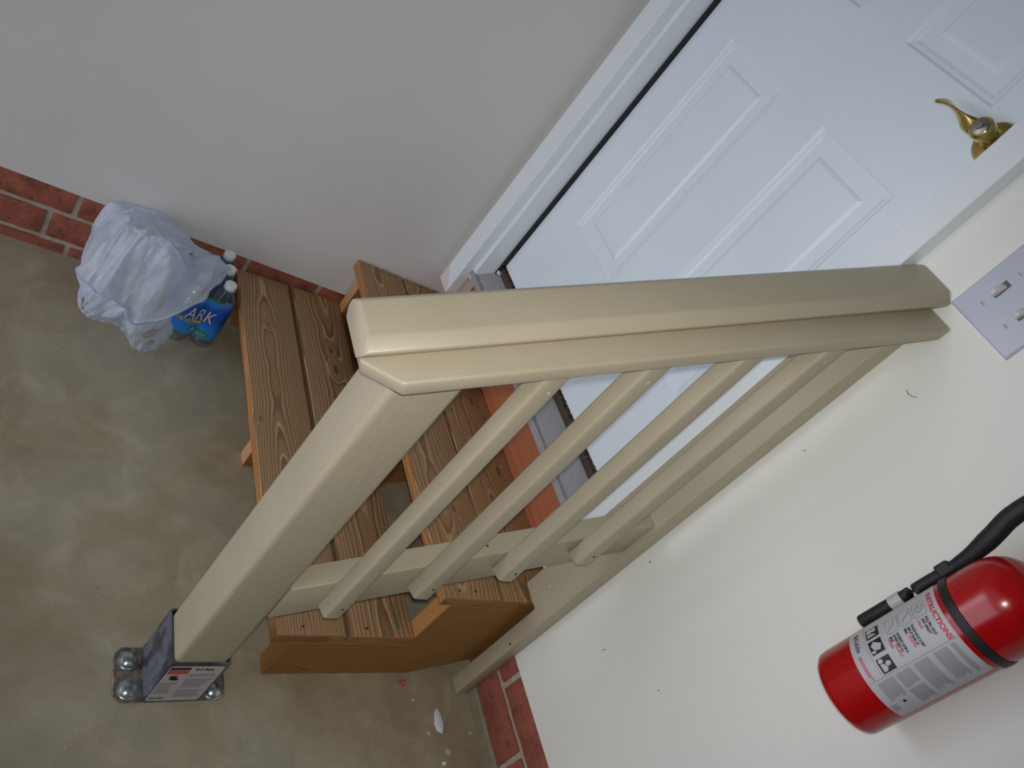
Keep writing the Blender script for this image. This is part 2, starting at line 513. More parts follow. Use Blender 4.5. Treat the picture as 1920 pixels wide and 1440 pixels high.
def tube(pts, radii, n=16, bm=None, flat=1.0, up=(0, 0, 1)):
    bm = bm or bmesh.new()
    P = [Vector(p) for p in pts]
    if not isinstance(radii, (list, tuple)): radii = [radii] * len(P)
    rings = []
    for i, p in enumerate(P):
        d = (P[min(i + 1, len(P) - 1)] - P[max(i - 1, 0)]).normalized()
        u = d.cross(Vector(up))
        if u.length < 1e-4: u = d.cross(Vector((1, 0, 0)))
        u.normalize(); w = u.cross(d)
        rings.append([p + u * radii[i] * math.cos(2 * math.pi * k / n) + w * radii[i] * flat * math.sin(2 * math.pi * k / n) for k in range(n)])
    return loft(rings, bm)

def spline(pts, m=8):
    P = [Vector(p) for p in pts]; out = []
    for i in range(len(P) - 1):
        p0, p1, p2, p3 = P[max(i - 1, 0)], P[i], P[i + 1], P[min(i + 2, len(P) - 1)]
        for k in range(m):
            s = k / m
            out.append(0.5 * ((2 * p1) + (p2 - p0) * s + (2 * p0 - 5 * p1 + 4 * p2 - p3) * s * s + (3 * p1 - p0 - 3 * p2 + p3) * s ** 3))
    out.append(P[-1])
    return out

def text_bm(s, size, shear=0.0, bold=0.0, width=None, align='LEFT', sub=0):
    """flat text mesh in the xy plane, baseline at y=0"""
    cu = bpy.data.curves.new('lettering', 'FONT')
    cu.body = s; cu.size = size; cu.shear = shear; cu.offset = bold; cu.resolution_u = 3
    o = bpy.data.objects.new('lettering', cu)
    COL.objects.link(o)
    dg = bpy.context.evaluated_depsgraph_get()
    me = bpy.data.meshes.new_from_object(o.evaluated_get(dg))
    bpy.data.objects.remove(o); bpy.data.curves.remove(cu)
    bm = bmesh.new(); bm.from_mesh(me); bpy.data.meshes.remove(me)
    xs = [v.co.x for v in bm.verts]
    if xs:
        x0, x1 = min(xs), max(xs)
        k = 1.0 if width is None else width / (x1 - x0)
        for v in bm.verts:
            v.co.x = (v.co.x - x0) * k
            if align == 'CENTER': v.co.x -= (x1 - x0) * k / 2
    if sub:
        bmesh.ops.subdivide_edges(bm, edges=[e for e in bm.edges if e.calc_length() > size * 0.5], cuts=sub)
    return bm

def wrap(bm, fn):
    for v in bm.verts: v.co = Vector(fn(v.co.x, v.co.y))
    return bm

def rect_grid(x0, x1, y0, y1, nx, ny=1, bm=None):
    bm = bm or bmesh.new()
    V = [[bm.verts.new((x0 + (x1 - x0) * i / nx, y0 + (y1 - y0) * j / ny, 0)) for i in range(nx + 1)] for j in range(ny + 1)]
    for j in range(ny):
        for i in range(nx):
            bm.faces.new([V[j][i], V[j][i + 1], V[j + 1][i + 1], V[j + 1][i]])
    return bm

# ------------------------------------------------------------------ setting
TA = math.tan(0.0664); XA = 0.0668
def wx(y): return XA + TA * y          # face of the left wall
ZB = 0.179                              # top of the brick base

obj('floor', prism([(-0.6, -6.2), (6.0, -6.2), (6.0, 0.6), (-0.6, 0.6)], 'z', -0.12, 0.0), M_CONC, kind='structure')
obj('ceiling', box(-0.6, 6.0, -2.8, 0.6, 2.62, 2.72), M_CEIL, kind='structure')
yF, yBk = -2.95, 0.12
# left wall above its brick base
obj('wall_left', prism([(wx(yF), yF), (wx(yBk), yBk), (wx(yBk) - 0.15, yBk), (wx(yF) - 0.15, yF)], 'z', ZB, 2.62), M_WALL_L, kind='structure')

obj('wall_front', box(-0.6, 6.0, -2.95, -2.8, 2.08, 2.72), M_WALL_L, kind='structure')
# back wall (with the door opening), one solid above the brick and one beside it
bm = bmesh.new()
XO0, XO1 = 0.162, 0.965                 # jamb to jamb
ZT = 2.52
box(0.0, XO0 - 0.02, 0.0, 0.14, 0.362, 2.62, bm)
box(XO0 - 0.02, XO1 + 0.02, 0.0, 0.14, ZT, 2.62, bm)
box(1.032, 5.75, 0.0, 0.14, ZB, 2.62, bm)
box(XO1 + 0.02, 1.032, 0.0, 0.14, 0.362, 2.62, bm)
for (x, z, dx, dz) in ((1.2093, 0.93, 0, 0),):
    pass
obj('wall_back', bm, M_WALL_B, kind='structure')

def brick_base(name, fn, s0, s1, courses, depth, joint=0.012):
    """fn(s, d, z): point at run s, d metres in front of the wall face"""
    bm = bmesh.new()
    def cuboid(a, b, d0, d1, z0, z1, mi, jit=0.0, bev=0.0):
        tb = bmesh.new()
        v = [tb.verts.new((s, d, z)) for s in (a, b) for d in (d0, d1) for z in (z0, z1)]
        for f in ((0, 1, 3, 2), (4, 6, 7, 5), (0, 4, 5, 1), (2, 3, 7, 6), (0, 2, 6, 4), (1, 5, 7, 3)):
            tb.faces.new([v[i] for i in f])
        if bev:
            long = [e for e in tb.edges if e.calc_length() > 0.1]
            bmesh.ops.subdivide_edges(tb, edges=long, cuts=9, use_grid_fill=True)
            for vv in tb.verts:
                if abs(vv.co.y - d1) < 1e-6:
                    vv.co.z += random.uniform(-0.0012, 0.0012); vv.co.x += random.uniform(-0.001, 0.001)
            bevel(tb, bev, 2)
        mp = {}
        for vv in tb.verts:
            mp[vv] = bm.verts.new(fn(vv.co.x, vv.co.y, vv.co.z))
        for f in tb.faces:
            try: bm.faces.new([mp[q] for q in f.verts]).material_index = mi
            except ValueError: pass
        tb.free()
    cuboid(s0, s1, -depth, -0.006, 0.0, ZB, 1)
    for (z0, z1, ph, L) in courses:
        k = math.floor((s0 - ph) / L) - 1
        while True:
            a, b = ph + k * L + joint / 2, ph + (k + 1) * L - joint / 2
            k += 1
            if a > s1: break
            a, b = max(a, s0), min(b, s1)
            if b - a < 0.015: continue
            cuboid(a, b, -0.05, random.uniform(-0.0025, -0.0005), z0, z1, 0, bev=0.003)
    return obj(name, bm, [M_BRICK, M_MORTAR], kind='structure', smooth=35)

random.seed(4)
nA = Vector((1, -TA, 0)).normalized()
def fA(s, d, z): return (wx(s) + nA.x * d, s + nA.y * d, z)
brick_base('trim_1', fA, yF, 0.04, ((0.118, 0.178, -0.8925, 0.2), (0.037, 0.106, -0.937, 0.2), (-0.04, 0.025, -0.88, 0.2)), 0.12)
def fB(s, d, z): return (s, -d, z)
brick_base('trim_2', fB, 1.032, 5.6, ((0.118, 0.178, 1.15, 0.2), (0.034, 0.107, 1.2877, 0.2)), 0.12)
bm = prism([(0.02, 0.0), (-0.003, 0.0), (-0.004, 0.028), (0.0, 0.034), (0.02, 0.034)], 'x', 1.032, 5.6)
obj('trim_3', bm, M_CURB, kind='structure')
# dark core of the foundation behind the stair, under the door
obj('trim_4', box(0.0, 1.05, 0.065, 0.14, 0.0, 0.44), M_MORTAR, kind='structure')

# red-stained riser board below the sill
bm = box(0.02, 1.031, 0.043, 0.064, 0.10, 0.4525)
bevel(bm, 0.001, 1)
obj('trim_5', bm, M_RISER, kind='structure')

# door casings, jambs, sill
def casing(x0, x1, flip, zb):
    bm = box(x0, x1, -0.029, 0.0, zb, 2.58)
    bevel(bm, 0.0012, 1, [e for e in bm.edges if all(v.co.y < -0.02 for v in e.verts) and abs(e.verts[0].co.z - e.verts[1].co.z) > 1])
    return bm
bm = casing(0.0885, 0.1540, False, 0.365)
for f in bm.faces:
    f.material_index = 0
bmesh.ops.bisect_plane(bm, geom=bm.verts[:] + bm.edges[:] + bm.faces[:], plane_co=(0, 0, 0.478), plane_no=(0.55, 0, 0.83))
for f in bm.faces:
    cc = f.calc_center_median()
    if (cc.z - 0.478) * 0.83 + (cc.x - 0.10) * 0.55 < 0: f.material_index = 1
obj('trim_6', bm, [M_TRIM, M_PRIMER], kind='structure')
obj('trim_7', casing(0.9745, 1.0243, True, 0.365), M_TRIM, kind='structure')
obj('trim_8', box(0.0885, 1.0243, -0.028, 0.0, 2.515, 2.58), M_TRIM, kind='structure')
bm = bmesh.new()
box(0.135, 0.1685, 0.0, 0.058, 0.44, ZT, bm)
box(0.135, 0.1715, 0.058, 0.13, 0.44, ZT, bm)
box(0.9555, 0.99, 0.0, 0.058, 0.44, ZT, bm)
box(0.9620, 0.99, 0.058, 0.13, 0.44, ZT, bm)
box(0.135, 0.99, 0.0, 0.13, ZT - 0.02, ZT + 0.002, bm)
obj('trim_9', bm, M_TRIM, kind='structure')
bm = bmesh.new()
box(0.1686, 0.1772, 0.0500, 0.066, 0.485, 2.5, bm)
box(0.9560, 0.9615, 0.0582, 0.066, 0.485, 2.5, bm)
obj('trim_10', bm, M_SEAL, kind='structure')
# sill: sloped aluminium top with a rounded nosing
bm = prism([(-0.006, 0.4485), (-0.006, 0.460), (-0.003, 0.463), (0.004, 0.463), (0.006, 0.4605), (0.009, 0.4605), (0.011, 0.4645), (0.060, 0.4950), (0.075, 0.4950), (0.075, 0.452), (0.0, 0.4485)], 'x', 0.1485, 0.9755)
obj('trim_11', bm, M_SILL, kind='structure', smooth=30)

# six-panel door
bm = bmesh.new()
DY, DX0, DX1, DZ0, DZ1 = 0.060, 0.1765, 0.9605, 0.523, 2.505
PX = [(0.2877, 0.5079), (0.6438, 0.8654)]
def zdoor(z): return z
PZ = [(0.762, 1.2965), (1.4735, 2.09), (2.19, 2.40)]
def door_surface(bm):
    xs = sorted({DX0, DX1} | {v for p in PX for v in p})
    zs = sorted({DZ0, DZ1} | {v for p in PZ for v in p})
    V = {}
    def vt(x, y, z):
        k = (round(x, 5), round(y, 5), round(z, 5))
        if k not in V: V[k] = bm.verts.new((x, y, z))
        return V[k]
    for i in range(len(xs) - 1):
        for j in range(len(zs) - 1):
            x0, x1, z0, z1 = xs[i], xs[i + 1], zs[j], zs[j + 1]
            if (x0, x1) in PX and (z0, z1) in PZ:
                # moulding: bead, slope in, flat recess, raised field
                offs = [(0, 0), (0.005, 0.0035), (0.011, 0.0042), (0.017, 0.0065), (0.040, 0.0065), (0.047, 0.0030), (0.051, 0.0026)]
                prev = None
                for o, d in offs:
                    ring = [vt(x0 + o, DY + d, z0 + o), vt(x1 - o, DY + d, z0 + o), vt(x1 - o, DY + d, z1 - o), vt(x0 + o, DY + d, z1 - o)]
                    if prev:
                        for k in range(4):
                            bm.faces.new([prev[k], prev[(k + 1) % 4], ring[(k + 1) % 4], ring[k]])
                    prev = ring
                bm.faces.new(prev)
            else:
                bm.faces.new([vt(x0, DY, z0), vt(x1, DY, z0), vt(x1, DY, z1), vt(x0, DY, z1)])
    A = [vt(DX0, DY, DZ0), vt(DX1, DY, DZ0), vt(DX1, DY, DZ1), vt(DX0, DY, DZ1)]
door_surface(bm)
bmesh.ops.recalc_face_normals(bm, faces=bm.faces[:])
if sum(f.normal.y * f.calc_area() for f in bm.faces) > 0:
    bmesh.ops.reverse_faces(bm, faces=bm.faces[:])
box(DX0, DX1, DY + 0.012, DY + 0.045, DZ0, DZ1, bm)
door = obj('door_1', bm, M_DOOR, kind='structure', recalc=False)
# bottom sweep and its brush
bm = prism([(0.0575, 0.4965), (0.0565, 0.507), (0.0585, 0.5235), (0.075, 0.5235), (0.075, 0.4965)], 'x', 0.176, 0.958)
sw = obj('door_sweep', bm, M_SWEEP, door, label='brown rubber sweep along the bottom of the white door')
random.seed(2)
bm = bmesh.new()
for k in range(900):
    x = random.uniform(0.178, 0.957); z = random.uniform(0.514, 0.523); h = random.uniform(0.001, 0.003)
    box(x, x + 0.0006, 0.0562, 0.0595, z, z + h, bm)
o = obj('sweep_bristles', bm, M_SEAL, sw); o['kind'] = 'stuff'
obj('corner_seal', box(0.1775, 0.186, 0.048, 0.0565, 0.4955, 0.504), M_CAP, door)

# lever handle: rose, hub, wave lever, keyhole button
RC = Vector((0.9215, DY, 1.441))
hd = obj('door_handle', disc_lathe([(0.0, 0), (0.0345, 0), (0.0345, 0.003), (0.031, 0.008), (0.020, 0.011), (0.012, 0.0115), (0.0, 0.0115)], RC, (0, -1, 0), 40), M_BRASS, door, smooth=35, label='brass lever handle with round rose')
obj('hub', disc_lathe([(0.0, 0.008), (0.0165, 0.010), (0.0165, 0.020), (0.013, 0.024), (0.0125, 0.042), (0.0175, 0.046), (0.0175, 0.060), (0.0145, 0.064), (0.0, 0.0645)], RC, (0, -1, 0), 32), M_BRASS, hd, smooth=35)
obj('lock_button', disc_lathe([(0.0, 0.060), (0.0125, 0.062), (0.0125, 0.066), (0.006, 0.0672), (0.006, 0.071), (0.0, 0.0712)], RC, (0, -1, 0), 24), M_NICKEL, hd, smooth=35)
pts = spline([(0.9215, 0.007, 1.4420), (0.906, 0.006, 1.4365), (0.891, 0.006, 1.4345), (0.878, 0.007, 1.4358), (0.864, 0.008, 1.4385), (0.848, 0.009, 1.4400), (0.832, 0.010, 1.4385), (0.8185, 0.011, 1.4330)], 6)
rings = []
nP = len(pts)
for i, p in enumerate(pts):
    s = i / (nP - 1)
    d = (pts[min(i + 1, nP - 1)] - pts[max(i - 1, 0)]).normalized()
    ang = rad(75 - 120 * min(1, max(0, (s - 0.15) / 0.75)))            # the strip twists along its length
    u0 = Vector((0, 1, 0)); w0 = d.cross(u0).normalized()
    u = (u0 * math.cos(ang) + w0 * math.sin(ang)); w = d.cross(u).normalized()
    wd = 0.0130 - 0.0035 * s if s < 0.85 else 0.0098 * math.sqrt(max(0.05, 1 - ((s - 0.85) / 0.15) ** 2))
    th = 0.0048 * (1 - 0.55 * s)
    rings.append([p + u * wd * math.cos(2 * math.pi * k / 14) + w * th * math.sin(2 * math.pi * k / 14) for k in range(14)])
obj('lever', loft(rings), M_BRASS, hd, smooth='all')

# small marks on the back wall (pencil curve, scratches) are part of its paint
bm = bmesh.new()
def mark(pts, w):
    for a, b in zip(pts, pts[1:]):
        a, b = Vector((a[0], -0.0004, a[1])), Vector((b[0], -0.0004, b[1]))
        d = (b - a).normalized(); u = Vector((d.z, 0, -d.x)) * w
        bm.faces.new([bm.verts.new(p) for p in (a - u, b - u, b + u, a + u)])
mark([(1.1735, 1.128), (1.1800, 1.126), (1.1870, 1.1285), (1.1920, 1.1320)], 0.0006)
mark([(1.1345, 0.592), (1.1375, 0.590)], 0.0012)
mark([(1.2160, 0.408), (1.2190, 0.419)], 0.0007)
mark([(1.148, 0.948), (1.152, 0.951)], 0.0008)
mark([(1.3330, 0.495), (1.3355, 0.497)], 0.0012)
o = obj('trim_12', bm, M_PENCIL, kind='structure', recalc=False)

# ------------------------------------------------------------------ wooden steps
steps = thing('wooden_steps', 'two-tread brown pine step unit on cut stringers, below the white door', 'steps', STEP_ROOT)
X1 = 1.0636
def tread(y0, y1, z, x0a, x0b, mat, clip=0.0, name='tread_board', edge=True):
    """board with eased edges; its left end follows the wall"""
    poly = [(x0a + clip, y0), (X1, y0), (X1, y1), (x0b, y1)]
    if clip: poly.append((x0a, y0 + clip))
    bm = prism(poly, 'z', z - 0.027, z)
    es = [e for e in bm.edges if abs(e.verts[0].co.z - e.verts[1].co.z) < 1e-6]
    bevel(bm, 0.004, 3, es)
    bmesh.ops.recalc_face_normals(bm, faces=bm.faces[:])
    for f in bm.faces:
        if f.normal.x > 0.6: f.material_index = 2
        elif f.normal.y < -0.8 and edge: f.material_index = 1
    return obj(name, bm, [mat, M_EDGE, M_END], steps, smooth=35)
Bw = 0.1397
tread(-0.5162, -0.5162 + Bw, 0.1512, 0.0485, 0.0495, M_T[0])
tread(-0.5162 + Bw + 0.0115, -0.5162 + 2 * Bw + 0.013, 0.1512, 0.0500, 0.0520, M_T[1], edge=False)
tread(-0.2529, -0.2529 + Bw, 0.3074, 0.0545, 0.0640, M_T[2], clip=0.006)
tread(-0.2529 + Bw + 0.006, 0.0415, 0.3074, 0.0650, 0.0740, M_T[3], edge=False)

M_CUT2 = wood('amber_cut_pine', ((160, 110, 58), (172, 122, 68), (182, 132, 80)), axis='y', root=STEP_ROOT, freq=120, seed=6)
def stringer(x0, x1, yend=-0.004, front=1, riser=1):
    poly = [(-0.478, 0.0), (-0.1495, 0.0), (-0.0226, 0.062), (yend, 0.071), (yend, 0.2804), (-0.2235, 0.2804), (-0.2235, 0.1242), (-0.478, 0.1242)]
    bm = prism(poly, 'x', x0, x1)
    bmesh.ops.recalc_face_normals(bm, faces=bm.faces[:])
    for f in bm.faces:
        if f.normal.y < -0.9: f.material_index = front if f.calc_center_median().y < -0.4 else riser
    bevel(bm, 0.0012, 1)
    return obj('stringer', bm, [M_STRING, M_CUT, M_CUT2], steps)
stringer(0.0600, 0.0975); stringer(0.5300, 0.5680); stringer(1.0256, 1.0630, front=0, riser=2)
# greenish treatment streak left on the second board near its outer end
bm = bmesh.new()
stp = [(0.985, -0.262, 0.0030), (1.000, -0.2615, 0.0036), (1.020, -0.2600, 0.0034), (1.036, -0.2585, 0.0042), (1.046, -0.2580, 0.0026)]
V = [[bm.verts.new((x, y + k * w, 0.1514)) for k in (-1, 1)] for x, y, w in stp]
for a, b in zip(V, V[1:]): bm.faces.new([a[0], b[0], b[1], a[1]])
obj('green_streak', bm, M_STAIN, steps)
# nail heads and splinters on the boards
for (x, y, z) in ((1.045, -0.463, 0.1512), (1.045, -0.33, 0.1512), (1.045, -0.175, 0.3074), (1.046, -0.215, 0.3074), (0.075, -0.187, 0.3074), (0.078, -0.14, 0.3074), (0.083, -0.06, 0.3074), (0.078, -0.008, 0.3074), (0.55, -0.21, 0.3074), (0.55, -0.135, 0.3074), (0.55, -0.085, 0.3074), (0.55, 0.015, 0.3074)):
    obj('nail_head', lathe([(0.0, -0.001), (0.0030, -0.001), (0.0028, 0.0004), (0.0, 0.0006)], x, y, z, 12), M_NAIL, steps)

# ------------------------------------------------------------------ railing
SL = 0.514
rail = thing('stair_railing', 'khaki painted stair railing with post, sloping cap and square balusters', 'railing', (1.0625, -0.643, 0.0))
PX0, PX1, PY0, PY1 = 1.0184, 1.1073, -0.688, -0.5991
# newel post: rounded corners, top cut to the slope of the rail
def rounded_rect(x0, x1, y0, y1, r, n=4):
    pts = []
    for cx, cy, a0 in ((x1 - r, y1 - r, 0), (x0 + r, y1 - r, 90), (x0 + r, y0 + r, 180), (x1 - r, y0 + r, 270)):
        for k in range(n + 1):
            a = rad(a0 + 90 * k / n)
            pts.append((cx + r * math.cos(a), cy + r * math.sin(a)))
    return pts
def upright(x0, x1, y0, y1, r, zb, ztop, n=4):
    pts = rounded_rect(x0, x1, y0, y1, r, n)
    ze = [zb + (1.18 - zb) * 0] if False else None
    return loft([[(x, y, zb) for x, y in pts], [(x, y, ztop(y)) for x, y in pts]])
SECB = lambda y: 1.2030 + SL * y        # underside of the flat rail board
obj('newel_post', upright(PX0, PX1, PY0, PY1, 0.010, 0.012, lambda y: SECB(y) - 0.0005), PAINT_POST, rail, smooth=50)

def sloped(profile, y0, y1, perp0=True, perp1=False):
    """sweep an (x, h) profile along the slope; h is measured plumb in the y=0 plane. End 0 square-cut, end 1 plumb"""
    hs = [h for _, h in profile]; hm = max(hs)
    def end(y, sq):
        out = []
        for x, h in profile:
            yy = y + ((hm - h) * SL / (1 + SL * SL) if sq else 0.0)
            out.append((x, yy, h + SL * yy))
        return out
    return loft([end(y0, perp0), end(y1, perp1)])
# handrail cap: chamfered on all four long edges
capP = [(1.0325, 1.2293), (1.0205, 1.2400), (1.0205, 1.2500), (1.0360, 1.2620), (1.0955, 1.2620), (1.1125, 1.2495), (1.1110, 1.2440), (1.1004, 1.2293)]
bm = sloped(capP, -0.7495, -0.001, False, False)
bevel(bm, 0.0028, 3)
obj('handrail_cap', bm, PAINT, rail, smooth=30)
# flat board under the cap: its end is clipped at the outer corner
def zs(y): return 1.2285 + SL * y
TH = 0.0245
poly = [(1.0265, -0.7440), (1.1030, -0.7440), (1.1440, -0.7080), (1.1440, -0.001), (1.0265, -0.001)]
bm = bmesh.new()
k = SL / (1 + SL * SL) * TH
T = [bm.verts.new((x, y, zs(y))) for x, y in poly]
Bt = [bm.verts.new((x, y + (k if y < -0.5 else 0), zs(y + (k if y < -0.5 else 0)) - TH)) for x, y in poly]
bm.faces.new(T); bm.faces.new(Bt[::-1])
for i in range(len(poly)):
    j = (i + 1) % len(poly)
    bm.faces.new([T[i], Bt[i], Bt[j], T[j]])
bevel(bm, 0.0042, 3)
obj('rail_board', bm, PAINT, rail, smooth=40)
# lower rail between newel and wall post
lowP = [(1.069, 0.5925 + 0.1676 * SL - 0.086), (1.069, 0.5925 + 0.1676 * SL + 0.001), (1.107, 0.5925 + 0.1676 * SL), (1.107, 0.5925 + 0.1676 * SL - 0.0862)]
z_at0 = 0.5925 + 0.1676 * SL
bm = sloped(lowP, PY1 + 0.0005, -0.0385, False, False)
bevel(bm, 0.0022, 2)
obj('bottom_rail', bm, PAINT, rail, smooth=40)
# balusters nailed to the outside of the lower rail
BAL = [(-0.5395, 0.3500), (-0.4150, 0.4215), (-0.2893, 0.4930), (-0.1670, 0.5620)]
bw, bt = 0.0305, 0.0315
nail_at = [((-0.5205, 0.378), (-0.521, 0.905)), ((-0.396, 0.452), (-0.398, 0.968)), ((-0.271, 0.517), (-0.285, 1.0275)), ((-0.150, 0.590), (-0.150, 1.097))]
for (y, zb), nn in zip(BAL, nail_at):
    pts = rounded_rect(1.1075, 1.1075 + bt, y, y + bw, 0.0055, 3)
    def zlow(x): return zb - 0.010 * (1 - (x - 1.1075) / bt)
    bm = loft([[(x, yy, zlow(x)) for x, yy in pts], [(x, yy, SECB(yy) - 0.0004) for x, yy in pts]])
    bo = obj('baluster', bm, PAINT, rail, smooth=50)
    for (ny, nz), mt in zip(nn, (M_HOLE, M_FILLER)):
        obj('nail_dimple', disc_lathe([(0, 0), (0.0026, 0), (0.0022, 0.0005), (0, 0.0006)], (1.1075 + bt - 0.0001, ny, nz), (1, 0, 0), 10), mt, bo)
# flat wall post, notched around the step at its foot
bm = bmesh.new()
zt = lambda y: SECB(y) - 0.0004
poly = [(1.0785, 0.006), (1.1150, 0.006), (1.1150, 1.15), (1.0205, 1.15), (1.0205, 0.313), (1.0785, 0.312)]
bm = prism(poly, 'y', -0.038, -0.0004)
for v in bm.verts:
    if v.co.z > 1.1: v.co.z = zt(v.co.y)
bevel(bm, 0.003, 2)
obj('wall_post', bm, PAINT, rail, smooth=40)
for (x, z) in ((1.062, 0.372), (1.105, 0.215)):
    obj('nail_dimple', disc_lathe([(0, 0), (0.003, 0), (0.0026, 0.0004), (0, 0.0005)], (x, -0.0379, z), (0, -1, 0), 10), M_HOLE if z < 0.3 else M_FILLER, rail)
for (y, off) in ((-0.315, -0.019), (-0.09, -0.02)):
    obj('nail_dimple', disc_lathe([(0, 0), (0.0022, 0), (0.0018, 0.0004), (0, 0.0005)], (1.089, y, z_at0 + SL * y + 0.0004), (0, -SL, 1), 10), M_HOLE, rail)

# black steel post base: four-sided sleeve, flanges, bolts, sticker
bx0, bx1, by0, by1, bz = 1.0128, 1.1105, -0.6935, -0.5945, 0.139
bm = bmesh.new()
th = 0.003
outer = rounded_rect(bx0, bx1, by0, by1, 0.004, 2)
inner = rounded_rect(bx0 + th, bx1 - th, by0 + th, by1 - th, 0.003, 2)
ro = [[bm.verts.new((x, y, z)) for x, y in outer] for z in (0.0, bz)]
ri = [[bm.verts.new((x, y, z)) for x, y in inner] for z in (0.012, bz)]
n = len(outer)
for i in range(n):
    j = (i + 1) % n
    bm.faces.new([ro[0][i], ro[0][j], ro[1][j], ro[1][i]])
    bm.faces.new([ri[0][i], ri[1][i], ri[1][j], ri[0][j]])
    bm.faces.new([ro[1][i], ro[1][j], ri[1][j], ri[1][i]])
bm.faces.new(ri[0]); bm.faces.new(ro[0][::-1])
flanges = []
for (fy0, fy1) in ((-0.7395, by0 + 0.002), (by1 - 0.002, -0.5505)):
    c = 0.012
    out = fy0 < -0.7
    if out: pl = [(bx0 + 0.001, fy1), (bx0 + 0.001, fy0 + c), (bx0 + 0.001 + c, fy0), (bx1 - c, fy0), (bx1, fy0 + c), (bx1, fy1)]
    else: pl = [(bx0 + 0.001, fy0), (bx1, fy0), (bx1, fy1 - c), (bx1 - c, fy1), (bx0 + 0.001 + c, fy1), (bx0 + 0.001, fy1 - c)]
    flanges.append(prism(pl, 'z', 0.0, 0.004))
base = obj('post_base', bm, M_BASE, rail, label='black steel post base on the concrete', smooth=40)
for fb in flanges:
    bevel(fb, 0.001, 1); obj('flange', fb, M_FLANGE, base)
for (x, y) in ((1.0385, -0.7165), (1.0910, -0.7165), (1.0385, -0.572), (1.0950, -0.572)):
    bm = lathe([(0.0, 0.004), (0.0165, 0.004), (0.0168, 0.0055), (0.0150, 0.0065), (0.0118, 0.0068)], x, y, 0, 28)
    lathe([(0.0, 0.0066), (0.0150, 0.0066), (0.0135, 0.0105), (0.0095, 0.0135), (0.0045, 0.0148), (0.0, 0.0150)], x, y, 0, 12, bm)
    obj('bolt', bm, M_BOLT, base, smooth=25)
# printed sticker on the outer face (reads along +y, up the face)
XS = bx1 + 0.0004
def stk(a, b): return (XS + 0.0002, -0.6915 + a, 0.006 + b)     # a: along y, b: up
bm = wrap(rect_grid(0.0, 0.092, 0.0, 0.127, 1, 1), lambda a, b: (XS, -0.6915 + a, 0.006 + b))
pl = rounded_rect(0.001, 0.0905, 0.0, 0.1255, 0.006, 3)
bm = bmesh.new()
bm.faces.new([bm.verts.new((XS, -0.6915 + a, 0.006 + b)) for a, b in pl])
st = obj('sticker', bm, M_STICK, base, recalc=False, label='grey printed sticker with an orange block')
s_or = wrap(rect_grid(0.003, 0.036, 0.098, 0.112, 1), stk)
bm = wrap(rect_grid(0.003, 0.036, 0.113, 0.121, 1), stk)
for (a, b, s, w) in (('E-Z Base', 0.045, 0.0105, 0.030),):
    tb = text_bm(a, s, bold=0.0004, width=w)
    for v in tb.verts: v.co.x += b; v.co.y += 0.111
    wrap(tb, stk)
    me = bpy.data.meshes.new('t'); tb.to_mesh(me); tb.free(); bm.from_mesh(me)
for (x0, x1, y0, y1) in ((0.012, 0.024, 0.080, 0.092), (0.016, 0.028, 0.076, 0.083)):
    wrap_b = rect_grid(x0, x1, y0, y1, 1); wrap(wrap_b, stk)
    me = bpy.data.meshes.new('t'); wrap_b.to_mesh(me); wrap_b.free(); bm.from_mesh(me)
random.seed(5)
for k in range(14):
    a = 0.006 + 0.0017 * k
    tb = rect_grid(a, a + random.choice((0.0006, 0.0011)), 0.006, 0.014, 1); wrap(tb, stk)
    me = bpy.data.meshes.new('t'); tb.to_mesh(me); tb.free(); bm.from_mesh(me)
s_ink = bm
bm = bmesh.new()
for (a0, a1, b0, b1, m) in ((0.040, 0.086, 0.090, 0.100, 3), (0.040, 0.086, 0.050, 0.084, 8), (0.040, 0.086, 0.014, 0.044, 7), (0.003, 0.036, 0.028, 0.070, 9)):
    for q in range(m):
        b = b0 + (b1 - b0) * q / m
        tb = rect_grid(a0, a1 - random.uniform(0, 0.012), b, b + (b1 - b0) / m * 0.5, 1); wrap(tb, stk)
        me = bpy.data.meshes.new('t'); tb.to_mesh(me); tb.free(); bm.from_mesh(me)
join_prints(st, [(s_or, M_ORANGE), (s_ink, M_INK), (bm, M_INKGREY)])

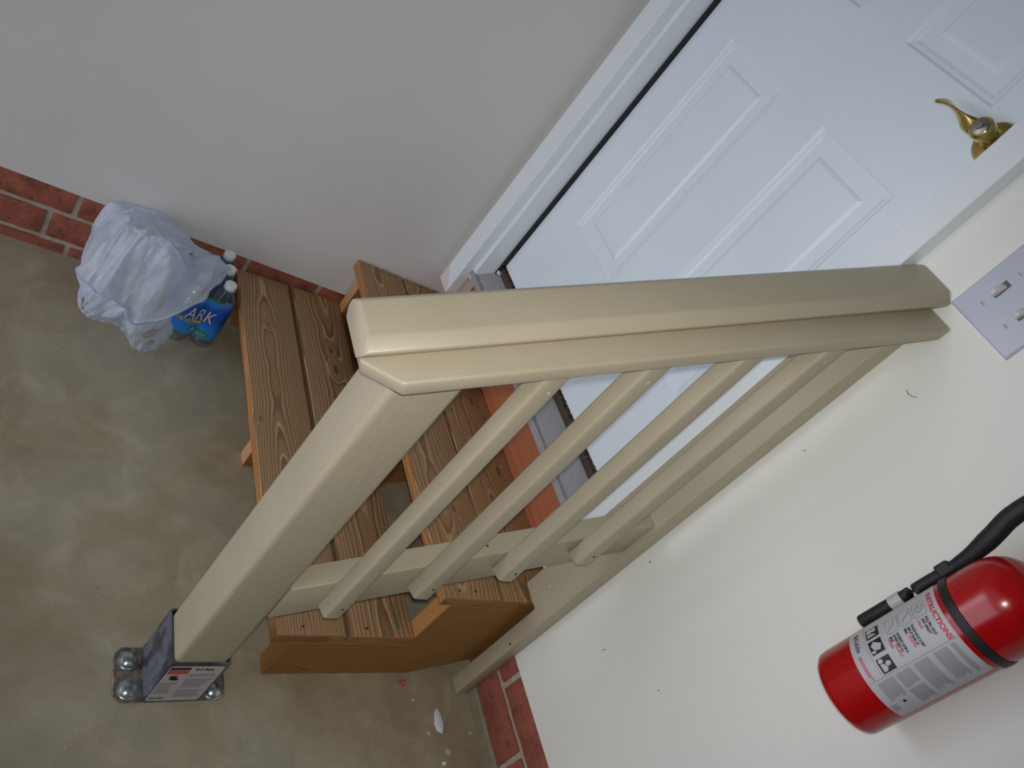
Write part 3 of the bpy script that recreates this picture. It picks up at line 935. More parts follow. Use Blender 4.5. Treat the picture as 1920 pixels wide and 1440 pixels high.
# ------------------------------------------------------------------ switch plate
SX0, SX1, SZ0, SZ1 = 1.1106, 1.2265, 1.2505, 1.3655
sp = thing('light_switch', 'white two-gang light switch plate on the cream wall by the handrail end', 'light switch', ((SX0 + SX1) / 2, 0, SZ0))
bm = box(SX0, SX1, -0.0065, -0.0002, SZ0, SZ1)
bevel(bm, 0.0042, 4, [e for e in bm.edges if all(v.co.y < -0.006 for v in e.verts)])
pt = obj('plate', bm, M_SWITCH, sp, smooth=50)
for cx in (1.1440, 1.1905):
    zc = 1.3075
    bm = box(cx - 0.0055, cx + 0.0055, -0.0072, -0.006, zc - 0.0125, zc + 0.0125)
    fr = obj('toggle_slot', bm, M_SLOT, sp)
    bm = bmesh.new()
    loft([[(cx - 0.0046, -0.0070, zc - 0.011), (cx + 0.0046, -0.0070, zc - 0.011), (cx + 0.0046, -0.0070, zc + 0.008), (cx - 0.0046, -0.0070, zc + 0.008)],
          [(cx - 0.0040, -0.0165, zc - 0.0135), (cx + 0.0040, -0.0165, zc - 0.0135), (cx + 0.0040, -0.0185, zc - 0.0055), (cx - 0.0040, -0.0185, zc - 0.0055)]], bm)
    bevel(bm, 0.0012, 2)
    obj('toggle', bm, M_TOGGLE, sp, smooth=50)
    for zz in (zc - 0.0285, zc + 0.0285):
        s = obj('screw', disc_lathe([(0, 0), (0.0036, 0), (0.0030, 0.0010), (0, 0.0014)], (cx, -0.0062, zz), (0, -1, 0), 16), M_SWITCH, sp, smooth=40)
        obj('screw_slot', box(cx - 0.003, cx + 0.003, -0.0080, -0.0070, zz - 0.0004, zz + 0.0004), M_SLOT, s)

# ------------------------------------------------------------------ fire extinguisher
EX, EY, ER, EZ = 1.4942, -0.0718, 0.0565, 0.839
ext = thing('fire_extinguisher', 'red fire extinguisher with white instruction label hung on the cream wall', 'fire extinguisher', (EX, EY, EZ))
prof = [(0.0, 0.006), (0.040, 0.004), (0.049, 0.0), (0.0535, 0.001), (0.0558, 0.004), (ER, 0.010), (ER, 0.232)]
for k in range(1, 11):
    a = rad(90 * k / 10)
    prof.append((0.017 + (ER - 0.017) * math.cos(a), 0.232 + 0.052 * math.sin(a)))
prof += [(0.017, 0.300), (0.0, 0.300)]
obj('cylinder', lathe(prof, EX, EY, EZ, 72), M_RED, ext, smooth=35)
def cyl(a, z, r=ER): # a degrees from the room side (-y) toward +x
    return (EX + r * math.sin(rad(a)), EY - r * math.cos(rad(a)), z)
def patch(a0, a1, z0, z1, r, bm=None):
    n = max(1, int(abs(a1 - a0) / 3))
    tb = rect_grid(a0, a1, z0, z1, n)
    wrap(tb, lambda a, z: cyl(a, z, r))
    if bm is None: return tb
    me = bpy.data.meshes.new('t'); tb.to_mesh(me); tb.free(); bm.from_mesh(me); bpy.data.meshes.remove(me)
    return bm
def add(bm, tb):
    me = bpy.data.meshes.new('t'); tb.to_mesh(me); tb.free(); bm.from_mesh(me); bpy.data.meshes.remove(me)
DEG = 1.0 / (ER * math.pi / 180)
def ltext(bm, s, a, z, size, width_deg, r, bold=0.0, shear=0.0):
    tb = text_bm(s, size, shear=shear, bold=bold, width=width_deg / DEG)
    wrap(tb, lambda x, y: cyl(a + x * DEG, z + y, r))
    add(bm, tb)
RL, RP = ER + 0.0003, ER + 0.0006
# label outline with rounded lower corners
lab = obj('instruction_label', patch(-70, 77, 0.8955, 1.0245, RL), M_LABEL, ext, recalc=False, smooth='all', label='white instruction label')
def stripe_line(bm, a0, a1, z0, z1, w): # thin outline segment
    n = max(2, int(abs(a1 - a0) / 2) + 1)
    tb = bmesh.new()
    prev = None
    da, dz = (a1 - a0) / DEG, z1 - z0
    L = math.hypot(da, dz); na, nz = -dz / L * w / 2 * DEG, da / L * w / 2
    for i in range(n + 1):
        s = i / n; a = a0 + (a1 - a0) * s; z = z0 + dz * s
        q = [tb.verts.new(cyl(a - na, z - nz, RP)), tb.verts.new(cyl(a + na, z + nz, RP))]
        if prev: tb.faces.new([prev[0], q[0], q[1], prev[1]])
        prev = q
    add(bm, tb)
ink, redk, gry, lin_, wht = bmesh.new(), bmesh.new(), bmesh.new(), bmesh.new(), bmesh.new()
ltext(redk, 'INSTRUCTIONS', -52.5, 1.0130, 0.0090, 68, RP, 0.0003)
for zc in (1.0, 0.9795, 0.9595):
    o8 = [(-46.5, zc - 0.008), (-46.5, zc + 0.006), (-43, zc + 0.0085), (-27, zc + 0.0085), (-24, zc + 0.006), (-24, zc - 0.006), (-27, zc - 0.009), (-43, zc - 0.009)]
    for p, q in zip(o8, o8[1:] + o8[:1]): stripe_line(lin_, p[0], p[1] * 0 + q[0], p[1], q[1], 0.0005)
# drawings inside the outlines: a hand-size squiggle each
def sketch(bm, c, z, pts, w=0.0007):
    for p, q in zip(pts, pts[1:]): stripe_line(bm, c + p[0], c + q[0], z + p[1], z + q[1], w)
sketch(lin_, -35, 1.0, [(-6, 0.004), (-2, 0.0055), (3, 0.004), (5, -0.001), (2, -0.005), (-4, -0.004), (-6, 0.0), (1, 0.001)], 0.0010)
sketch(lin_, -35, 0.9795, [(-7, 0.005), (-3, 0.006), (-1, 0.002), (2, -0.002), (6, -0.0055)], 0.0009)
sketch(lin_, -35, 0.9595, [(-7, 0.005), (-3, 0.002), (0, 0.003), (3, -0.003), (7, -0.0055)], 0.0009)
for (z, rows) in ((1.0055, ('PULL PIN. HOLD', 'UNIT UPRIGHT')), (0.9850, ('STAND BACK 8 FEET', 'AIM AT BASE OF', 'FIRE')), (0.9642, ('SQUEEZE LEVER &', 'SWEEP SIDE TO', 'SIDE'))):
    for i, s in enumerate(rows):
        ltext(ink, s, -20.5, z - 0.0025 - 0.0050 * i, 0.0046, len(s) * 1.72, RP, 0.00022)
ltext(redk, 'HALAR', -20.5, 0.9925, 0.0046, 11, RP, 0.00012)
ltext(redk, 'APUNTAR', -10.5, 0.9735, 0.0046, 15, RP, 0.00012)
ltext(redk, 'OPRIMIR', -20, 0.9480, 0.0046, 14, RP, 0.00012)
ltext(redk, 'PALANCA', -9.5, 0.9530, 0.0046, 16, RP, 0.00012)
for (a0, a1) in ((-49.5, -32.5), (-28.5, -10.3), (-4.6, 13.6)):
    patch(a0, a1, 0.9215, 0.9405, RP, ink)
RW = RP + 0.0003
def blob(pts):
    tb = bmesh.new()
    tb.faces.new([tb.verts.new(cyl(a, z, RW)) for a, z in pts])
    add(wht, tb)
def ell(a, z, ra, rz, n=14): blob([(a + ra * math.cos(2 * math.pi * k / n), z + rz * math.sin(2 * math.pi * k / n)) for k in range(n)])
# bin with flames / fuel can / plug
blob([(-47.5, 0.9235), (-40, 0.9235), (-39.5, 0.9300), (-48, 0.9300)]); ell(-44, 0.9335, 3.4, 0.0036); blob([(-38.5, 0.9235), (-34.5, 0.9235), (-35, 0.9365), (-38, 0.9330)])
blob([(-26.5, 0.9290), (-20, 0.9390), (-13.5, 0.9350), (-15, 0.9270), (-22, 0.9240)]); blob([(-16, 0.9225), (-12, 0.9225), (-12, 0.9275), (-14, 0.9285)])
ell(-1.0, 0.9265, 2.8, 0.0034); ell(4.5, 0.9345, 3.0, 0.0036); blob([(2.0, 0.9240), (12, 0.9240), (12, 0.9290), (8, 0.9320), (3, 0.9290)])
stripe_line(lin_, -66, 15.6, 0.9185, 0.9185, 0.0004)
stripe_line(lin_, 15.75, 15.75, 0.8955, 1.0240, 0.0005)
ltext(ink, 'Kidde', -46.5, 0.9035, 0.0098, 23, RP, 0.0001)
ell_pts = [(-52.5, 0.9050), (-50.5, 0.9025), (-48.5, 0.9045), (-49, 0.9085), (-51, 0.9110), (-52.8, 0.9085)]
tb = bmesh.new(); tb.faces.new([tb.verts.new(cyl(a, z, RP)) for a, z in ell_pts]); add(ink, tb)
random.seed(11)
for i in range(2):
    patch(-18, 14.5 - 5 * i, 0.9050 - 0.0024 * i, 0.9062 - 0.0024 * i, RP, redk)
# small print on the right half
for (a0, a1, z0, z1) in ((19, 70, 1.0105, 1.0180), (19, 64, 0.9870, 1.0075), (19, 66, 0.9590, 0.9820), (19, 40, 0.9330, 0.9560), (42, 70, 0.9330, 0.9560), (19, 46, 0.9060, 0.9300), (50, 62, 0.8985, 0.9075)):
    m = int((z1 - z0) / 0.0021)
    for q in range(m):
        patch(a0, a1 - random.uniform(0, 0.18) * (a1 - a0), z0 + q * 0.0021, z0 + q * 0.0021 + 0.0013, RP, gry)
ell_r = [(52 + 2.2 * math.cos(2 * math.pi * k / 12), 0.9180 + 0.0022 * math.sin(2 * math.pi * k / 12)) for k in range(12)]
tb = bmesh.new(); tb.faces.new([tb.verts.new(cyl(a, z, RP)) for a, z in ell_r]); add(ink, tb)
join_prints(lab, [(ink, M_INK), (redk, M_INKRED), (gry, M_INKGREY), (lin_, M_INKLINE), (wht, M_LABEL)])
# black strap round the cylinder, its lug, bracket on the wall
bm = lathe([(ER + 0.0002, 1.0305 - EZ), (ER + 0.0016, 1.031 - EZ), (ER + 0.0018, 1.0365 - EZ), (ER + 0.0016, 1.042 - EZ), (ER + 0.0002, 1.0425 - EZ)], EX, EY, EZ, 72)
bmesh.ops.delete(bm, geom=[f for f in bm.faces if len(f.verts) > 4], context='FACES')
obj('strap', bm, M_BLACK, ext, smooth=30)
bm = box(1.4175, 1.4335, -0.074, -0.052, 1.030, 1.048); bevel(bm, 0.002, 2)
obj('hose_clip', bm, M_BLACK, ext)
bm = box(1.474, 1.514, -0.016, -0.0003, 0.93, 1.20); bevel(bm, 0.002, 1)
obj('wall_bracket', bm, M_BLACK, ext)
# hose along the left side, nozzle, clip ring
HX, HY = 1.4275, -0.066
obj('hose', tube(spline([(HX, HY, 0.955), (HX, HY, 1.005), (HX + 0.0005, HY, 1.040), (HX, HY - 0.001, 1.075), (HX - 0.005, HY - 0.004, 1.110), (HX - 0.0115, HY - 0.008, 1.145), (HX - 0.008, HY - 0.012, 1.185), (HX + 0.012, HY - 0.014, 1.215), (EX - 0.030, EY, 1.222), (EX - 0.010, EY, 1.205)], 8),
    [0.0078] * 20 + [0.0085 + 0.0035 * min(1, i / 10) for i in range(53)], 18), M_BLACK, ext, smooth='all')
obj('nozzle', lathe([(0.0, 0.907 - EZ), (0.0088, 0.907 - EZ), (0.0092, 0.909 - EZ), (0.0086, 0.956 - EZ), (0.0, 0.956 - EZ)], HX, HY, EZ, 24), M_BLACK, ext, smooth=40)
obj('clip_ring', lathe([(0.0, 0.955 - EZ), (0.0092, 0.955 - EZ), (0.0092, 0.973 - EZ), (0.0, 0.973 - EZ)], HX, HY, EZ, 24), M_CLEAR_RING, ext, smooth=40)
# valve head above the dome
bm = lathe([(0.0, 0.296), (0.0155, 0.296), (0.0155, 0.330), (0.012, 0.336), (0.012, 0.366), (0.0, 0.368)], EX, EY, EZ, 28)
valve = obj('valve', bm, M_BRASS, ext, smooth=40)
bm = prism([(EY + 0.006, EZ + 0.352), (EY - 0.075, EZ + 0.343), (EY - 0.078, EZ + 0.349), (EY + 0.006, EZ + 0.360)], 'x', EX - 0.010, EX + 0.010)
bevel(bm, 0.0015, 1); obj('carry_handle', bm, M_BLACK, valve)
bm = prism([(EY + 0.010, EZ + 0.366), (EY - 0.070, EZ + 0.384), (EY - 0.072, EZ + 0.390), (EY + 0.010, EZ + 0.376)], 'x', EX - 0.009, EX + 0.009)
bevel(bm, 0.0015, 1); obj('squeeze_lever', bm, M_BLACK, valve)

# ------------------------------------------------------------------ water bottles and their printed film
BR = 0.0305
def bottle(x, y, label, z=0.0):
    b = thing('water_bottle', label, 'bottle', (x, y, z), 'water bottles in the blue film')
    pr = [(0.0, 0.004), (0.012, 0.003), (0.020, 0.0005), (0.027, 0.001), (BR, 0.008)]
    zz = 0.012
    while zz < 0.128:
        pr += [(BR, zz), (BR, zz + 0.008), (BR - 0.0014, zz + 0.0105), (BR, zz + 0.013)]
        zz += 0.0145
    pr += [(BR, 0.134), (0.0290, 0.143), (0.0278, 0.146), (0.0282, 0.149), (0.0235, 0.160), (0.0170, 0.170), (0.0132, 0.176), (0.0125, 0.181), (0.0125, 0.194), (0.0, 0.194)]
    obj('body', lathe(pr, x, y, z, 40), M_PET, b, smooth=30)
    obj('neck_ring', lathe([(0.0128, 0.1790), (0.0158, 0.1795), (0.0158, 0.1815), (0.0128, 0.1820)], x, y, z, 32), M_RINGBLUE, b, smooth=40)
    bm = bmesh.new()
    n = 60
    rings = []
    for r, h in ((0.0136, 0.1835), (0.0142, 0.1845), (0.0142, 0.1965), (0.0130, 0.1985), (0.0, 0.1990)):
        rings.append([(x + (r + (0.0004 if k % 2 and 0.184 < h < 0.197 else 0)) * math.cos(2 * math.pi * k / n), y + (r + (0.0004 if k % 2 and 0.184 < h < 0.197 else 0)) * math.sin(2 * math.pi * k / n), z + h) for k in range(n)])
    loft(rings, bm)
    obj('cap', bm, M_CAP, b, smooth=40)
    return b
bottle(0.1830, -0.5590, 'front clear water bottle with white cap, beside the lower tread')
bottle(0.1205, -0.5560, 'middle clear water bottle of the row running back to the brick')
bottle(0.0635, -0.5540, 'clear water bottle against the brick base, behind two others')
bottle(0.1820, -0.6215, 'water bottle mostly under the white plastic bag')

# loop of shrink film around the two bottle columns
FR = BR + 0.0008
hull = []
for cx, cy, a0, a1 in ((0.183, -0.559, 0, 90), (0.0635, -0.554, 90, 175), (0.0700, -0.6225, 185, 270), (0.182, -0.6225, 270, 360)):
    for k in range(13):
        a = rad(a0 + (a1 - a0) * k / 12)
        hull.append((cx + FR * math.cos(a), cy + FR * math.sin(a)))
# resample the loop evenly, start in the middle of the front face (+x side)
H = [Vector(p) for p in hull]; H.append(H[0])
cum = [0.0]
for a, b in zip(H, H[1:]): cum.append(cum[-1] + (b - a).length)
PER = cum[-1]
def hull_at(s):
    s = s % PER
    for i in range(len(H) - 1):
        if s <= cum[i + 1]:
            f = (s - cum[i]) / max(1e-9, cum[i + 1] - cum[i])
            p = H[i].lerp(H[i + 1], f); d = (H[i + 1] - H[i])
            if d.length < 1e-9: d = Vector((0, 1))
            d.normalize()
            return p, Vector((d.y, -d.x))
    return H[-1], Vector((1, 0))
def film_pt(s, z, off=0.0):
    """s = arc length from front bottle's foremost point (y=-0.559), positive toward +y"""
    p, nrm = hull_at(s)
    dent = -0.006 * math.exp(-((s + 0.031) / 0.012) ** 2) if s <= 0 else 0.0      # sinks between the two bottles
    ln = max(0.0, z - 0.13)
    p = p + nrm * (off + dent - 0.35 * ln)
    return (p.x, p.y, z)
NS, NZ = 120, 22
bm = bmesh.new()
V = []
for j in range(NZ + 1):
    row = []
    for i in range(NS):
        s = PER * i / NS
        sg = s if s < PER / 2 else s - PER
        zb = 0.030 + 0.012 * math.exp(-((sg + 0.034) / 0.014) ** 2) + 0.004 * math.sin(sg * 60)
        ztp = 0.148 + 0.005 * math.sin(sg * 45 + 1) + 0.003 * math.sin(sg * 131)
        row.append(bm.verts.new(film_pt(sg, zb + (ztp - zb) * j / NZ)))
    V.append(row)
for j in range(NZ):
    for i in range(NS):
        k = (i + 1) % NS
        bm.faces.new([V[j][i], V[j][k], V[j + 1][k], V[j + 1][i]])
film = obj('bottle_wrap', bm, M_FILM, smooth='all')
tag(film, 'blue printed shrink film wrapped around the clear water bottles', 'plastic wrap')
film_layers = []
def ftext(s, y0, z, size, width, mat, shear=0.18, bold=0.0, off=0.0012, rise=0.0):
    tb = text_bm(s, size, shear=shear, bold=bold, width=width, sub=2)
    wrap(tb, lambda a, b: film_pt(y0 + a + 0.559, z + b + rise * a, off))
    film_layers.append((tb, mat))
ftext('ARK', -0.630, 0.0845, 0.0540, 0.066, M_PRINT_N, 0.12, 0.0016, 0.0012, -0.03)
ftext('ARK', -0.631, 0.0860, 0.0540, 0.066, M_PRINT_W, 0.12, 0.0004, 0.0018, -0.03)
bm = rect_grid(-0.665, -0.588, 0.0745, 0.0835, 18)
for v in bm.verts:
    e = max(0, (v.co.x + 0.605) / 0.017)
    v.co.y = v.co.y - 0.0035 * e * e if v.co.y > 0.079 else v.co.y - 0.0008 * e
wrap(bm, lambda a, b: film_pt(a + 0.559, b, 0.0012)); film_layers.append((bm, M_PRINT_Y))
ftext('NG WATER', -0.6480, 0.0768, 0.0062, 0.042, M_PRINT_N, 0.0, 0.0002, 0.0018)
bm = bmesh.new()
pl = [(-0.6085, 0.0560), (-0.6060, 0.0610), (-0.5965, 0.0625), (-0.5900, 0.0565), (-0.5640, 0.0525), (-0.5610, 0.0490), (-0.5610, 0.0375), (-0.5660, 0.0345), (-0.5830, 0.0400), (-0.5920, 0.0460), (-0.6070, 0.0470)]
bm.faces.new([bm.verts.new((a, b, 0)) for a, b in pl])
bmesh.ops.triangulate(bm, faces=bm.faces[:])
wrap(bm, lambda a, b: film_pt(a + 0.559, b, 0.0014)); film_layers.append((bm, M_PRINT_G))
# recycling arrows: three short strokes in a triangle, and two lines of small print
bm = bmesh.new()
cx, cz = -0.6005, 0.0540
tri = [(cx + 0.0050 * math.cos(rad(90 + 120 * k)), cz + 0.0050 * math.sin(rad(90 + 120 * k))) for k in range(3)]
for p, q in zip(tri, tri[1:] + tri[:1]):
    p, q = Vector(p), Vector(q)
    a, b = p.lerp(q, 0.12), p.lerp(q, 0.80); d = (b - a).normalized(); u = Vector((-d.y, d.x)) * 0.0010
    for poly in ([a - u, b - u, b + u, a + u], [b - u * 2.2, b + d * 0.0030, b + u * 2.2]):
        bm.faces.new([bm.verts.new((v.x, v.y, 0)) for v in poly])
for zz in (0.0470, 0.0430):
    for a in (-0.588, -0.580, -0.572):
        bm.faces.new([bm.verts.new((x, z, 0)) for x, z in ((a, zz - 0.0004), (a + 0.006, zz - 0.0004), (a + 0.006, zz + 0.0012), (a, zz + 0.0012))])
wrap(bm, lambda a, b: film_pt(a + 0.559, b, 0.0020)); film_layers.append((bm, M_PRINT_W))
bm = rect_grid(-0.622, -0.552, 0.1495, 0.1545, 16)
for v in bm.verts:
    v.co.y = 0.152 + (v.co.y - 0.152) * max(0.1, 1 - abs((v.co.x + 0.585) / 0.036) ** 2)
wrap(bm, lambda a, b: film_pt(a + 0.559, b, 0.0012)); film_layers.append((bm, M_PRINT_G))

join_prints(film, film_layers)

# ------------------------------------------------------------------ plastic carrier bag draped over the bottles
RIM = [(0.030, -0.839, 0.210), (0.022, -0.804, 0.214), (0.024, -0.781, 0.216), (0.028, -0.752, 0.222), (0.036, -0.721, 0.224), (0.053, -0.697, 0.222), (0.062, -0.662, 0.210), (0.090, -0.644, 0.212), (0.109, -0.604, 0.210), (0.133, -0.563, 0.2065),
       (0.139, -0.566, 0.198), (0.177, -0.584, 0.190), (0.202, -0.604, 0.178), (0.231, -0.616, 0.165), (0.246, -0.636, 0.156), (0.275, -0.675, 0.130), (0.283, -0.705, 0.108), (0.282, -0.733, 0.090), (0.278, -0.752, 0.085), (0.269, -0.767, 0.108),
       (0.268, -0.782, 0.115), (0.256, -0.806, 0.115), (0.244, -0.830, 0.115), (0.229, -0.851, 0.115), (0.213, -0.869, 0.115), (0.196, -0.879, 0.120), (0.180, -0.869, 0.125), (0.151, -0.867, 0.130), (0.093, -0.863, 0.150), (0.070, -0.860, 0.165), (0.042, -0.850, 0.190)]
MID = [(0.141, -0.816, 0.262), (0.175, -0.826, 0.245), (0.161, -0.780, 0.255), (0.154, -0.744, 0.250), (0.233, -0.784, 0.235), (0.248, -0.739, 0.235), (0.218, -0.691, 0.230), (0.246, -0.816, 0.200), (0.211, -0.837, 0.160), (0.177, -0.847, 0.190),
       (0.276, -0.776, 0.180), (0.275, -0.717, 0.170), (0.248, -0.668, 0.165), (0.200, -0.633, 0.209), (0.160, -0.664, 0.225), (0.158, -0.606, 0.216), (0.184, -0.622, 0.218), (0.125, -0.640, 0.222)]
ctl = np.array(RIM + MID)
def tps(r2): return np.where(r2 > 1e-12, r2 * np.log(np.maximum(r2, 1e-12)), 0.0)
_n = len(ctl)
D2 = ((ctl[:, None, :2] - ctl[None, :, :2]) ** 2).sum(-1)
A_ = np.zeros((_n + 3, _n + 3))
A_[:_n, :_n] = tps(D2) + np.eye(_n) * 2e-5
A_[:_n, _n] = 1; A_[:_n, _n + 1:] = ctl[:, :2]
A_[_n, :_n] = 1; A_[_n + 1:, :_n] = ctl[:, :2].T
W_ = np.linalg.solve(A_, np.concatenate([ctl[:, 2], [0, 0, 0]]))
def bag_h(P):
    d2 = ((P[:, None, :] - ctl[None, :, :2]) ** 2).sum(-1)
    return tps(d2) @ W_[:_n] + W_[_n] + P @ W_[_n + 1:]
rng = np.random.default_rng(21)
# sharp folds: long ones fan out from the peak by the wall, short ones cross them
folds = []
for k in range(15):
    a = rad(-78 + 150 * (k + rng.uniform(-0.3, 0.3)) / 15)
    d = np.array([math.cos(a), math.sin(a)])
    st = np.array([0.13, -0.80]) + d * rng.uniform(0.0, 0.05)
    folds.append((st, st + d * rng.uniform(0.07, 0.2), rng.uniform(0.006, 0.014), rng.choice([-1, 1, 1]) * rng.uniform(0.0015, 0.004)))
for k in range(20):
    c = np.array([rng.uniform(0.04, 0.28), rng.uniform(-0.87, -0.58)])
    a = rng.uniform(0, math.pi); L = rng.uniform(0.012, 0.05)
    d = np.array([math.cos(a), math.sin(a)]) * L
    folds.append((c - d, c + d, rng.uniform(0.005, 0.013), rng.choice([-1, 1]) * rng.uniform(0.0015, 0.0045)))
def crumple(P):
    out = np.zeros(len(P))
    for a, b, w, h in folds:
        ab = b - a; L2 = ab @ ab
        s = np.clip(((P - a) @ ab) / L2, 0, 1)
        d = np.linalg.norm(P - (a + s[:, None] * ab), axis=1)
        out += h * np.maximum(0, 1 - d / w) * np.minimum(1, np.minimum(s, 1 - s) * 5 + 0.15)
    return out
rim = spline(RIM + [RIM[0]], 10)[:-1]
NA, NR = len(rim), 90
cxy = np.array([0.165, -0.745])
bag_bm = bmesh.new()
rows = []
for j in range(1, NR + 1):
    f = j / NR
    P = np.array([cxy + (np.array([p.x, p.y]) - cxy) * f for p in rim])
    z = bag_h(P)
    zr = np.array([p.z for p in rim])
    blend = max(0.0, (f - 0.85) / 0.15) ** 2
    z = z * (1 - blend) + zr * blend + 0.5 * crumple(P) * (1 - 0.8 * blend)
    rows.append([bag_bm.verts.new((x, y, zz)) for (x, y), zz in zip(P, z)])
# skirt: turns under and falls toward the floor
for (sh, dz) in ((0.97, 0.003), (0.92, 0.014), (0.86, 0.036)):
    P = np.array([cxy + (np.array([p.x, p.y]) - cxy) * sh for p in rim])
    cr = crumple(P)
    rows.append([bag_bm.verts.new((max(x, wx(y) + 0.010), y, max(0.012, p.z - dz + 0.4 * c))) for (x, y), p, c in zip(P, rim, cr)])
cz = float(bag_h(cxy[None])[0])
cv = bag_bm.verts.new((cxy[0], cxy[1], cz))
for i in range(NA): bag_bm.faces.new([cv, rows[0][i], rows[0][(i + 1) % NA]])
for a, b in zip(rows, rows[1:]):
    for i in range(NA):
        k = (i + 1) % NA
        bag_bm.faces.new([a[i], b[i], b[k], a[k]])
bag = thing('plastic_bag', 'crumpled white plastic carrier bag slumped over the bottles against the wall', 'plastic bag', (0.165, -0.745, 0.0))
pin = np.ones(len(bag_bm.verts))
bag_bm.verts.index_update()
for j, row in enumerate(rows):
    q = 1.0 if j < NR * 0.86 else max(0.25, 1 - (j - NR * 0.86) / (NR * 0.14) * 0.75)
    for v in row: pin[v.index] = q

def facets(X, size, seed):
    """piecewise-linear noise on a skewed triangular lattice over the sheet: flat facets, straight creases"""
    g = np.random.default_rng(seed)
    tab = g.uniform(-1, 1, (97, 89))
    a = g.uniform(0, math.pi)
    u0 = X[:, 0] + 0.45 * X[:, 2]; v0 = X[:, 1] - 0.30 * X[:, 2]
    u = (u0 * math.cos(a) - v0 * math.sin(a)) / size; v = (u0 * math.sin(a) + v0 * math.cos(a)) / (size * 1.35)
    wu = 0.22 * np.sin(v * 1.7 + seed) + 0.12 * np.sin(u * 2.3); wv = 0.22 * np.sin(u * 1.9 + 2 * seed)
    u = u + wu; v = v + wv
    i = np.floor(u).astype(int); j = np.floor(v).astype(int); f = u - i; h = v - j
    T = lambda p, q: tab[p % 97, q % 89]
    flip = ((i * 7 + j * 3) % 5) < 2
    lo = np.where(f + h < 1, T(i, j) + f * (T(i + 1, j) - T(i, j)) + h * (T(i, j + 1) - T(i, j)),
                  T(i + 1, j + 1) + (1 - f) * (T(i, j + 1) - T(i + 1, j + 1)) + (1 - h) * (T(i + 1, j) - T(i + 1, j + 1)))
    hi = np.where(f > h, T(i, j) + f * (T(i + 1, j) - T(i, j)) + h * (T(i + 1, j + 1) - T(i + 1, j)),
                  T(i, j) + h * (T(i, j + 1) - T(i, j)) + f * (T(i + 1, j + 1) - T(i, j + 1)))
    return np.where(flip, hi, lo)
def crease(bm, levels, seed, pin=None):
    """crumple the sheet along its own normals"""
    bm.normal_update()
    bm.verts.ensure_lookup_table()
    X = np.array([v.co[:] for v in bm.verts]); Nn = np.array([v.normal[:] for v in bm.verts])
    d_ = np.zeros(len(X))
    for k, (size, amp) in enumerate(levels):
        d_ += amp * facets(X, size, seed + 11 * k)
    if pin is not None: d_ *= pin
    d_ *= np.clip((X[:, 0] - XA - TA * X[:, 1]) / 0.07, 0.06, 1.0)
    X = X + Nn * d_[:, None]
    for v, p in zip(bm.verts, X):
        v.co = Vector((max(p[0], wx(p[1]) + 0.006), p[1], max(p[2], 0.003)))

def flap(A, B, holes, sag=0.012):
    A = spline(A, 6); B = spline(B, 6)
    n = 150; m = 64
    def samp(L, t):
        q = t * (len(L) - 1); i = min(int(q), len(L) - 2); return L[i].lerp(L[i + 1], q - i)
    bm = bmesh.new(); V = []
    for j in range(m + 1):
        f = j / m; row = []
        for i in range(n + 1):
            t = i / n
            p = samp(A, t).lerp(samp(B, t), f)
            w = math.sin(math.pi * f)
            p = p + Vector((0.7, -0.2, 0.35)) * (sag * w + 0.004 * w * math.sin(t * 23) + 0.003 * math.sin(t * 51 + f * 9) * f)
            c = float(crumple(np.array([[p.x, p.y]]))[0])
            p.z = max(0.003, p.z + c * 0.3)
            row.append(bm.verts.new(p))
        V.append(row)
    for j in range(m):
        for i in range(n):
            t, f = (i + 0.5) / n, (j + 0.5) / m
            if any(((t - a) / ra) ** 2 + ((f - b) / rb) ** 2 < 1 for a, b, ra, rb in holes): continue
            bm.faces.new([V[j][i], V[j][i + 1], V[j + 1][i + 1], V[j + 1][i]])
    crease(bm, ((0.030, 0.0070), (0.014, 0.0036)), 8)
    return obj('handle_flap', bm, M_BAG, bag, smooth='all')
bmesh.ops.recalc_face_normals(bag_bm, faces=bag_bm.faces[:])
crease(bag_bm, ((0.046, 0.0130), (0.025, 0.0085), (0.012, 0.0040)), 5, pin)
obj('bag_body', bag_bm, M_BAG, bag, smooth='all')
flap([(0.189, -0.874, 0.116), (0.211, -0.866, 0.112), (0.226, -0.849, 0.111), (0.240, -0.829, 0.111), (0.252, -0.805, 0.111), (0.263, -0.781, 0.110), (0.267, -0.764, 0.105)],
     [(0.168, -0.871, 0.085), (0.177, -0.856, 0.060), (0.215, -0.845, 0.035), (0.231, -0.833, 0.030), (0.238, -0.816, 0.028), (0.242, -0.793, 0.026), (0.246, -0.760, 0.030)],
     ((0.36, 0.62, 0.022, 0.20), (0.40, 0.84, 0.05, 0.07)))
flap([(0.269, -0.766, 0.106), (0.276, -0.752, 0.083), (0.279, -0.732, 0.086), (0.279, -0.703, 0.101), (0.267, -0.672, 0.118)],
     [(0.246, -0.760, 0.030), (0.258, -0.733, 0.012), (0.286, -0.701, 0.008), (0.255, -0.667, 0.012), (0.217, -0.641, 0.030)],
     ((0.66, 0.38, 0.13, 0.14), (0.66, 0.74, 0.06, 0.08)), 0.006)

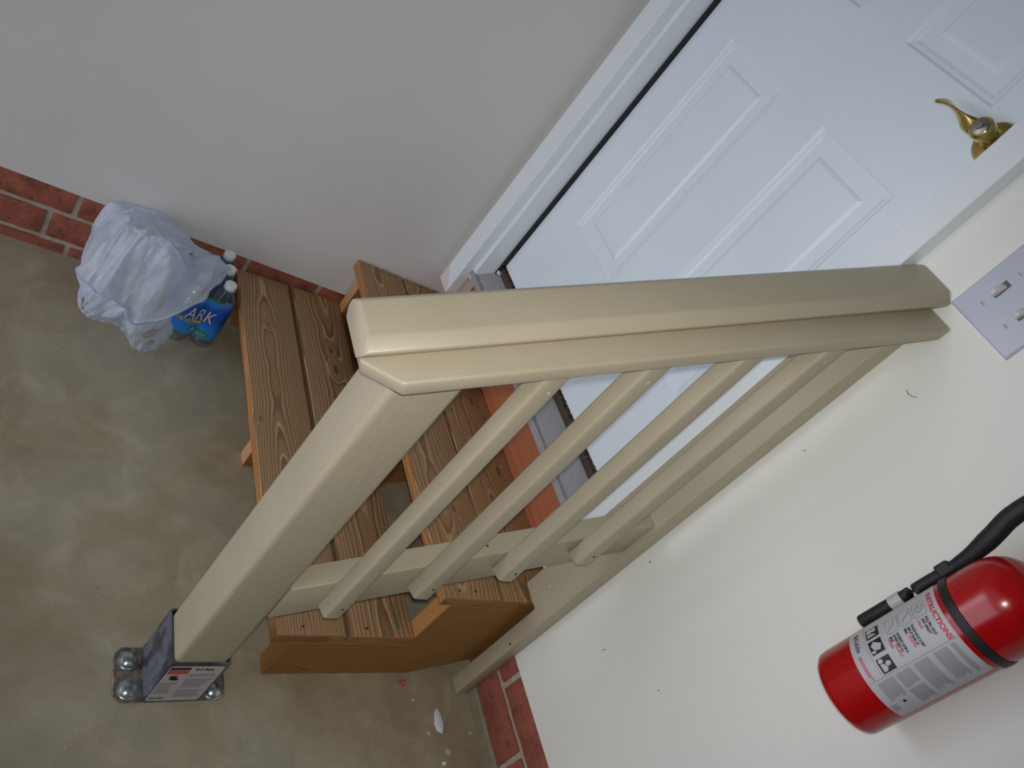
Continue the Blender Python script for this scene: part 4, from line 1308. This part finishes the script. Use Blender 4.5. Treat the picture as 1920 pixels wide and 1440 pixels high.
# ------------------------------------------------------------------ debris on the slab
def lump(name, x, y, pts2d, h, mat, label, cat, seed=0):
    random.seed(seed)
    bm = bmesh.new()
    n = len(pts2d)
    lo = [bm.verts.new((x + a, y + b, 0.0003)) for a, b in pts2d]
    hi = [bm.verts.new((x + a * 0.82, y + b * 0.82, h * random.uniform(0.7, 1.15))) for a, b in pts2d]
    top = bm.verts.new((x, y, h * 1.05))
    bm.faces.new(lo[::-1])
    for i in range(n):
        j = (i + 1) % n
        bm.faces.new([lo[i], lo[j], hi[j], hi[i]]); bm.faces.new([hi[i], hi[j], top])
    bmesh.ops.subdivide_edges(bm, edges=bm.edges[:], cuts=1)
    for v in bm.verts: v.co += Vector((random.uniform(-1, 1), random.uniform(-1, 1), random.uniform(-0.5, 0.5) if v.co.z > 0.001 else 0)) * h * 0.12
    for v in bm.verts: v.co.z = max(v.co.z, 0.0003)
    loc = Vector((x, y, 0))
    bmesh.ops.translate(bm, vec=-loc, verts=bm.verts[:])
    o = obj(name, bm, mat); o.location = loc
    return tag(o, label, cat)
def ring2(r, seed, n=9, sx=1.0, sy=1.0, rot=0):
    random.seed(seed)
    out = []
    for k in range(n):
        a = 2 * math.pi * k / n; q = r * random.uniform(0.75, 1.15)
        x, y = q * math.cos(a) * sx, q * math.sin(a) * sy
        out.append((x * math.cos(rot) - y * math.sin(rot), x * math.sin(rot) + y * math.cos(rot)))
    return out
lump('pink_lump', 1.0858, -0.1690, ring2(0.0085, 3), 0.009, M_PINK, 'small pink crumb on the concrete in front of the stringer', 'crumb', 1)
lump('plaster_chip', 1.1690, -0.0960, [(-0.026, 0.0005), (-0.018, -0.006), (0.004, -0.0115), (0.022, -0.009), (0.026, 0.003), (0.010, 0.0075), (-0.012, 0.006)], 0.006, M_CHIP, 'largest white plaster chip on the slab by the wall post', 'chip', 2)
lump('paint_flake', 1.1935, -0.1275, ring2(0.0048, 5, 7, 1.3, 0.7, 0.5), 0.003, M_CHIP2, 'tiny white flake left of the large plaster chip', 'flake', 3)
lump('paint_flake', 1.2330, -0.0885, ring2(0.0075, 6, 9), 0.0008, M_CHIP2, 'round grey flake pressed on the slab below the plaster chip', 'flake', 4)
lump('paint_flake', 1.2560, -0.1060, ring2(0.0055, 7, 6), 0.004, M_CHIP, 'small white flake at the bottom edge of the photo', 'flake', 5)
lump('paint_flake', 1.1990, -0.0200, ring2(0.0045, 8, 7), 0.003, M_CHIP2, 'small grey flake close to the slab edge under the brick', 'flake', 6)
lump('paint_flake', 1.1230, -0.1480, ring2(0.0042, 9, 7), 0.003, M_CHIP2, 'small pale flake between the pink crumb and the plaster chip', 'flake', 7)
